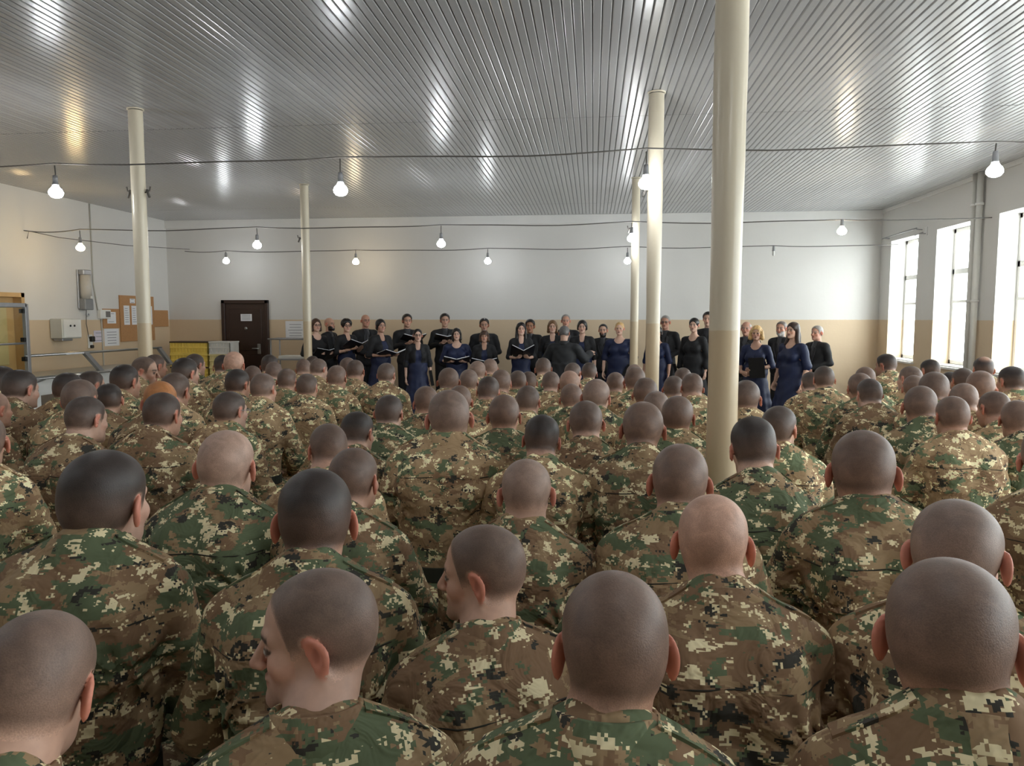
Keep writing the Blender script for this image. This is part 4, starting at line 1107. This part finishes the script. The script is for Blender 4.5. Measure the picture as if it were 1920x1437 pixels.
def hair_sdf(style):
    def f(P):
        Q = P.copy(); Q[:, 0] = np.abs(Q[:, 0])
        d = ell(P, (0, -.018, .040), (.0885, .108, .092)); face = ell(P, (0, .112, -.035), (.066, .080, .112))
        if style == 'bob':
            d = smin(d, cap(Q, (.074, -.005, .01), (.078, .0, -.095), .026, .03), .03); d = smin(d, ell(P, (0, -.06, -.05), (.085, .05, .085)), .04)
        elif style == 'bangs':
            d = smin(d, cap(Q, (.074, -.005, .01), (.082, .005, -.085), .028, .032), .03); d = smin(d, ell(P, (0, -.06, -.04), (.088, .052, .085)), .04); face = ell(P, (0, .112, -.055), (.064, .080, .095))
        elif style == 'long':
            d = smin(d, cap(Q, (.074, -.015, .01), (.085, .005, -.20), .028, .034), .03); d = smin(d, ell(P, (0, -.07, -.11), (.095, .045, .15)), .04)
        elif style == 'short':
            d = smin(d, ell(P, (0, -.055, -.03), (.08, .052, .07)), .03); d = smin(d, cap(Q, (.076, .0, .02), (.078, .0, -.04), .02, .02), .02)
        elif style == 'curly':
            d = ell(P, (0, -.02, .045), (.105, .118, .10))+.006*np.sin(P[:, 0]*140)*np.sin(P[:, 1]*130)*np.sin(P[:, 2]*150); d = smin(d, ell(P, (0, -.085, .03), (.07, .06, .06)), .03)
        elif style == 'curlybob':
            d = smin(d, cap(Q, (.082, .0, .02), (.092, .01, -.08), .034, .038), .03); d = smin(d, ell(P, (0, -.06, -.04), (.098, .06, .09)), .04)
            d = d+.005*np.sin(P[:, 0]*110)*np.sin(P[:, 1]*100+1)*np.sin(P[:, 2]*120)
        elif style == 'pulled':
            d = ell(P, (0, -.018, .038), (.083, .103, .087)); d = smin(d, ell(P, (0, -.115, -.03), (.04, .035, .04)), .02); face = ell(P, (0, .108, -.035), (.07, .085, .115))
        elif style == 'tied':
            d = smin(d, ell(P, (0, -.11, -.02), (.05, .05, .06)), .03)
        return smax(d, -face, .01)
    return f
CHOIR = []
def singer(name_key, px, top, Y, fem, rel_cam, head_turn, style, hairc, outfit, pose, label, wide=1., beard=None, glasses=False, skin=None, sleeve=None, mouth=True, recede=0., tilt=.02, facing=None):
    r = pray(px, top); z = Y/r[1]; pos = r*z; H = EYE+pos[2]
    az = math.atan2(pos[0], pos[1])
    phi = az+math.pi-math.radians(rel_cam) if facing is None else math.radians(facing)
    s = H/1.75; R = random.Random(sum(map(ord, name_key))*11)
    root = empty('person', (pos[0], pos[1], 0), -phi, label, 'person', None)
    skin = np.array(skin if skin is not None else R.choice(SKINS[:3]))*R.uniform(.97, 1.1)
    arms = arm_pose(pose, .9 if fem else 1)
    arms = tuple((tuple(e), tuple(h)) for e, h in arms)
    hs = .98/s*(.96 if fem else 1.02)*min(1, s*1.02)
    rel = -math.radians(head_turn)          # + = nose towards the right of the picture
    o = dict(hair=np.array(hairc)*.9, mouth=mouth, stubble=0 if fem else .25, lip=(.45, .12, .12) if fem else None)
    if o['lip'] is None: del o['lip']
    Rm = rotz(rel)@rotx(-tilt)
    hc = np.array((0, .012, 1.75-.117*hs-.004)); nb = np.array((0, -.012, 1.46))
    V, F, Ph, T = make_head(hc, Rm, hs, nb, .0072, skin, o, .046 if fem else .056)
    cv, cf = nets(lambda P: stand_core(P, fem, arms), (-.42, -.2, .0), (.42, .46, 1.52), .030)
    parts = [(V, F, T), (cv, cf, flat(cv, skin))]
    for sd, (e, h) in zip((-1, 1), arms):
        dv = np.array(h)-np.array(e); dv /= np.linalg.norm(dv)
        if pose in ('hold', 'high'): palm = (-sd*.4, .1, 1); dv = np.array((-sd*.5, .85, .2)); cu = 1.
        elif pose == 'down': palm = (-sd, 0, 0); cu = 1.
        elif pose == 'conduct': palm = (-sd*.3, .3, -1); cu = .5
        else: palm = (-sd*.5, -1, .1); dv = np.array((-sd*.9, .25, -.15)); cu = 1.
        hv, hf = place_hand(sd, np.array(h)+dv*.015, dv, palm, cu, .95 if fem else 1.05); parts.append((hv, hf, flat(hv, skin)))
    BV, BF, BT = join(parts)
    W = np.array((wide, wide, 1.)); keep = BV[:, 2] < 1.44
    def fat(v): v = np.array(v, float).copy(); t = np.clip((1.5-v[:, 2])/.08, 0, 1)[:, None]; return (v*(1-t)+v*W*t)*s
    link('body', tri_safe('body', fat(BV), BF, M_skin, BT), root)
    # hair
    if style in ('crop', 'receding', 'fringe', 'thick'):
        rc = {'crop': 0, 'thick': -.02, 'receding': .08, 'fringe': .08}[style]
        dn = hair_density(Ph, .014, rc)
        if style == 'fringe': dn = dn*(Ph[:, 2] < .07)
        used, HF = submesh(V, F, dn > .02); nn = vnormals(V, F)[used]; th = {'crop': .006, 'thick': .013, 'receding': .006, 'fringe': .005}[style]
        HV = V[used]+nn*(th*dn[used]*(1+.6*np.clip(Ph[used, 2]/.08, 0, 1)))[:, None]
        if len(HF): link('hair', npmesh('hair', fat(HV), HF, M_longhair, True, lerp(np.tile(skin, (len(used), 1)), hairc, np.clip(dn[used]*1.5, 0, 1))), root)
    elif style != 'bald':
        hv, hf = nets(hair_sdf(style), (-.15, -.2, -.27), (.15, .14, .17), .0095); hv = (hv*hs)@Rm.T+hc
        link('hair', npmesh('hair', fat(hv), hf, M_longhair, True, flat(hv, hairc)), root)
    if beard is not None:
        bd = (Ph[:, 1] > .005)*(Ph[:, 2] < -.035-.25*np.clip(.06-Ph[:, 1], 0, 1)*(Ph[:, 1] < .03))*(Ph[:, 2] > -.135)*~((np.abs(Ph[:, 0]) < .022)*(np.abs(Ph[:, 2]+.062) < .011))*(Ph[:, 2] < np.where(Ph[:, 1] > .08, -.046, -.03))
        used, HF = submesh(V, F, bd.astype(bool)); nn = vnormals(V, F)[used]
        if len(HF): link('beard', npmesh('beard', fat(V[used]+nn*.007), HF, M_longhair, True, flat(V[used], beard)), root)
    if glasses:
        b = MB()
        for sd in (-1, 1):
            ring = [np.array((sd*.032+.021*math.cos(t), .103, .0+.016*math.sin(t))) for t in np.linspace(0, 2*math.pi, 13)]
            b.tube(ring, .0026, 5); b.tube([np.array((sd*.053, .101, .004)), np.array((sd*.079, .05, .008)), np.array((sd*.083, -.01, .006))], .0024, 5)
        b.tube([np.array((-.011, .104, .004)), np.array((0, .108, .007)), np.array((.011, .104, .004))], .0024, 5)
        b.v = [(v*hs@Rm.T+hc)*s for v in b.v]; b.build('glasses', M_glassframe, root)
    def cloth(nm, kind, m, sl, h=.017):
        f = garment(kind, arms, wide, fem, sl); v, q = nets(f, (-.44, -.42 if kind == 'dress' else -.3, .0), (.44, .46, 1.52), h); return link(nm, npmesh(nm, fat(v), q, m), root)
    if outfit == 'suit':
        cloth('suit_jacket', 'suit', M_black, 1.0)
        sv, sq = nets(lambda P: smin(ell(P, (0, 0, 1.24), (.158, .107, .235)), cap(P, (0, -.012, 1.42), (0, -.002, 1.475), .068, .062), .03), (-.2, -.14, 1.0), (.2, .14, 1.5), .02)
        link('shirt', npmesh('shirt', fat(sv), sq, M_shirtw if name_key == 'tall' else M_satin), root)
        for sd in (-1, 1):
            MB().add(fat(np.array([(sd*.02, .125, 1.12), (sd*.055, .118, 1.40), (sd*.085, .106, 1.37), (sd*.075, .118, 1.26), (sd*.02, .119, 1.12), (sd*.055, .110, 1.40), (sd*.085, .098, 1.37), (sd*.075, .110, 1.26)])), [(0, 1, 2, 3), (7, 6, 5, 4), (0, 4, 5, 1), (1, 5, 6, 2), (2, 6, 7, 3), (3, 7, 4, 0)]).build('lapel', M_satin, root)
        t = link('suit_trousers', ME_st, root); t.scale = (s*wide, s*wide, s)
    elif outfit == 'robe':
        cloth('robe', 'robe', M_robe, .95); t = link('suit_trousers', ME_st, root); t.scale = (s*wide, s*wide, s)
        cm_ = MB().lathe([(.074, -.03), (.069, 0), (.066, .03), (.07, .04), (.076, .035), (.085, -.01), (.09, -.03), (.074, -.03)], 24).build('collar', M_robe, root, np.array((0, -.008, 1.47))*s); cm_.scale = (s, s, s)
    elif outfit == 'blue': cloth('dress', 'dress', M_blue, .12)
    elif outfit == 'black': cloth('dress', 'dress', M_black, .75)
    elif outfit == 'jacket':
        cloth('dress', 'dress', M_blue, -1.); cloth('open_jacket', 'open', M_black, .2 if sleeve is None else sleeve)
    for sd in (-1, 1): sh = link('shoe', ME_shoe, root, (sd*.09*s, 0, 0), (0, 0, -sd*.12)); sh.scale = (s*.9, s*.9, s*.9)
    CHOIR.append((root, s, arms, phi))
    return root, s, arms
def local(root, p):
    a = root.rotation_euler[2]; return np.array((root.location[0]+p[0]*math.cos(a)-p[1]*math.sin(a), root.location[1]+p[0]*math.sin(a)+p[1]*math.cos(a), p[2]))
def folder(sg, off, tilt, open_deg, label, pages=True, size=(.23, .31), roll=0., name='music_folder'):
    root, s, arms = sg; c = local(root, np.array(off)*s)
    e = bpy.data.objects.new(name, None); COL.objects.link(e); e.location = c
    e.rotation_euler = (math.radians(tilt), math.radians(roll), root.rotation_euler[2]); tag(e, label, 'folder', 'music folders held by the singers')
    for sd in ((-1, 1) if open_deg is not None else (1,)):
        a = math.radians(open_deg if open_deg is not None else 0)
        def P(u, v, h): return (sd*(u*math.cos(a)-h*math.sin(a)), v, u*math.sin(a)+h*math.cos(a))
        w, hh = size
        def slab(nm, u0, u1, v0, v1, h0, h1, m):
            V = [P(u, v, h) for h in (h0, h1) for u, v in ((u0, v0), (u1, v0), (u1, v1), (u0, v1))]
            F = [(0, 3, 2, 1), (4, 5, 6, 7), (0, 1, 5, 4), (1, 2, 6, 5), (2, 3, 7, 6), (3, 0, 4, 7)]
            if sd < 0: F = [q[::-1] for q in F]
            MB().add(V, F).build(nm, m, e)
        off_u = 0 if open_deg is not None else -w/2
        slab('cover', off_u, off_u+w, -hh/2, hh/2, -.004, 0, M_folder)
        if pages: slab('pages', off_u+.006, off_u+w-.012, -hh/2+.008, hh/2-.008, .0005, .014 if open_deg is not None else .012, M_paper)
        if open_deg is None: slab('cover', off_u, off_u+w, -hh/2, hh/2, .0125, .0165, M_folder)
    return e
DK, BR, GR, BL, LB = s2l(28, 22, 20), s2l(72, 48, 34), s2l(150, 145, 140), s2l(206, 168, 112), s2l(116, 84, 54)
RUD = s2l(198, 150, 128)
S = singer
g = S('a1', 592, 598, 12.9, True, 30, 12, 'bob', BR, 'black', 'hold', 'brown-haired woman with glasses in black, leftmost singer beside the far pillar', 1.08, glasses=True, mouth=False)
folder(g, (.02, .36, 1.10), 40, 14, 'open black folder held low by the leftmost woman singer')
S('a2', 617, 596, 13.9, False, 60, 10, 'bald', DK, 'suit', 'clasp', 'bald man with dark beard in black, second singer from the left', 1.05, beard=s2l(40, 32, 28), mouth=False)
g = S('a3', 649, 599, 12.9, True, 35, 20, 'curly', DK, 'jacket', 'high', 'woman with piled curly black hair and glasses holding an open folder', 1.0, glasses=True, mouth=False)
folder(g, (.02, .36, 1.26), 25, 22, 'open folder with white pages held by the curly-haired woman')
S('a4', 685, 590, 14.0, False, 25, 5, 'bald', DK, 'suit', 'clasp', 'ruddy bald man in a black suit behind two women', 1.08, skin=RUD, mouth=False)
g = S('a5', 713, 599, 12.7, True, 35, 10, 'short', DK, 'jacket', 'hold', 'short black-haired woman in a black jacket with bare forearms, fifth singer from left', 1.08, mouth=False)
folder(g, (.03, .38, 1.13), 15, 18, 'open white-paged folder held by the short black-haired woman')
g = S('a6', 763, 590, 13.9, False, 15, 5, 'thick', DK, 'suit', 'high', 'dark-haired man in a black suit reading a folder, behind the woman with a booklet', 1.05)
folder(g, (-.02, .36, 1.30), 20, 16, 'black folder held up by the man behind the woman with booklet')
g = S('a7', 783, 617, 12.0, True, 5, 0, 'pulled', DK, 'jacket', 'down', 'woman with glasses, black open jacket over a long blue dress, white booklet in hand', 1.0, glasses=True)
folder(g, (-.23, .14, .86), 80, None, 'slim white booklet hanging from the hand of the woman in the open jacket', True, (.05, .26), 10, 'music_folder')
g = S('a8', 834, 589, 14.0, False, 5, 0, 'thick', DK, 'suit', 'high', 'tall dark-haired man in a black suit, behind the dark-bobbed woman in blue', 1.06)
folder(g, (.0, .36, 1.30), 20, 14, 'black folder held by the tall man behind the dark-bobbed woman')
g = S('a9', 856, 616, 12.8, True, 0, 0, 'bob', DK, 'blue', 'hold', 'plump woman with dark bob in a blue dress, holding an open folder', 1.22)
folder(g, (.0, .40, 1.12), 20, 14, 'open folder held by the plump dark-bobbed woman in blue')
S('a10', 908, 598, 14.0, False, 0, 0, 'thick', DK, 'suit', 'clasp', 'dark-haired man in a black suit behind the fringed woman', 1.1)
g = S('a11', 908, 620, 12.8, True, 0, 0, 'bangs', BR, 'jacket', 'hold', 'woman with brown fringed bob in blue dress and dark jacket', 1.06)
folder(g, (.0, .38, 1.10), 25, 14, 'open folder held by the woman with the fringed bob')
g = S('a12', 977, 605, 12.9, True, 5, 0, 'long', DK, 'jacket', 'hold', 'woman with long black hair in a black jacket reading a folder', 1.0, mouth=False)
folder(g, (.0, .38, 1.18), 30, 30, 'half open folder held by the long black-haired woman')
S('a13', 994, 600, 14.0, False, -5, 0, 'thick', DK, 'suit', 'down', 'dark man in a black suit behind the long black-haired woman', 1.0, skin=s2l(176, 128, 100))
S('a14', 1036, 601, 13.4, True, 0, 0, 'bob', LB, 'jacket', 'down', 'woman with light brown bob left of the conductor', 1.05, mouth=False)
S('tall', 1061, 590, 14.2, False, 0, 0, 'receding', GR, 'suit', 'down', 'tall grey-haired man with white collar behind the conductor', 1.08, skin=RUD)
S('cond', 1058, 612, 11.6, False, 0, 0, 'crop', s2l(96, 92, 90), 'robe', 'conduct', 'conductor in a loose black robe seen from behind', 1.12, mouth=False, facing=8, tilt=.35)
S('a17', 1092, 601, 13.0, True, -5, 0, 'short', DK, 'jacket', 'down', 'short dark-haired woman in blue dress and open jacket right of the conductor', 1.02)
S('a18', 1131, 608, 13.9, False, -5, 0, 'crop', DK, 'suit', 'down', 'bearded dark-haired man in a black suit beside the blond woman in blue', 1.04, beard=s2l(44, 34, 28))
g = S('a19', 1162, 604, 12.9, True, -8, 0, 'pulled', BL, 'blue', 'down', 'blond woman with hair pulled back in a blue dress, left of the slim far pillar', 1.22)
folder(g, (-.25, .14, .84), 80, None, 'closed black folder hanging from the hand of the blond woman', True, (.22, .3), 60)
S('a20', 1233, 612, 12.7, True, -20, -10, 'short', DK, 'blue', 'down', 'dark-haired woman in blue mostly hidden behind the middle pillar', 1.05)
S('a21', 1248, 592, 13.8, False, -15, -5, 'crop', GR, 'suit', 'clasp', 'grey-haired man with glasses right of the middle pillar', 1.04, glasses=True, skin=RUD)
g = S('a22', 1302, 597, 12.7, True, -25, -10, 'tied', DK, 'black', 'down', 'woman with tied dark hair in a black dress left of the nearest pillar', 1.06)
folder(g, (.25, .14, .86), 80, None, 'white booklet held low by the woman in the black dress', True, (.05, .26), 10)
S('a23', 1328, 586, 13.6, False, -10, 0, 'thick', DK, 'suit', 'down', 'dark-haired singer almost wholly hidden by the nearest pillar', 1.0)
S('a24', 1400, 603, 12.9, False, -20, -10, 'fringe', GR, 'suit', 'down', 'balding grey man in black behind the blond curly woman', 1.04, skin=RUD)
g = S('a25', 1419, 611, 11.4, True, -12, -5, 'curlybob', BL, 'blue', 'carry', 'blond curly-haired woman in a blue dress holding a black folder to her waist', 1.08)
folder(g, (-.08, .30, 1.10), 80, None, 'closed black folder held upright by the blond curly woman', True, (.22, .3), 4)
S('a26', 1466, 603, 12.9, False, -30, -10, 'crop', s2l(110, 100, 94), 'suit', 'clasp', 'grey-bearded man in black behind the long-haired woman in blue', 1.0, beard=s2l(170, 165, 160), skin=RUD, mouth=False)
S('a27', 1488, 605, 10.9, True, -45, -10, 'long', s2l(52, 34, 28), 'blue', 'down', 'large woman with long dark hair in a blue dress, facing left', 1.2, mouth=True)
S('a28', 1533, 611, 12.3, False, -45, -10, 'crop', GR, 'suit', 'clasp', 'grey-haired man in a black suit, rightmost singer', 1.08, skin=RUD, mouth=False)
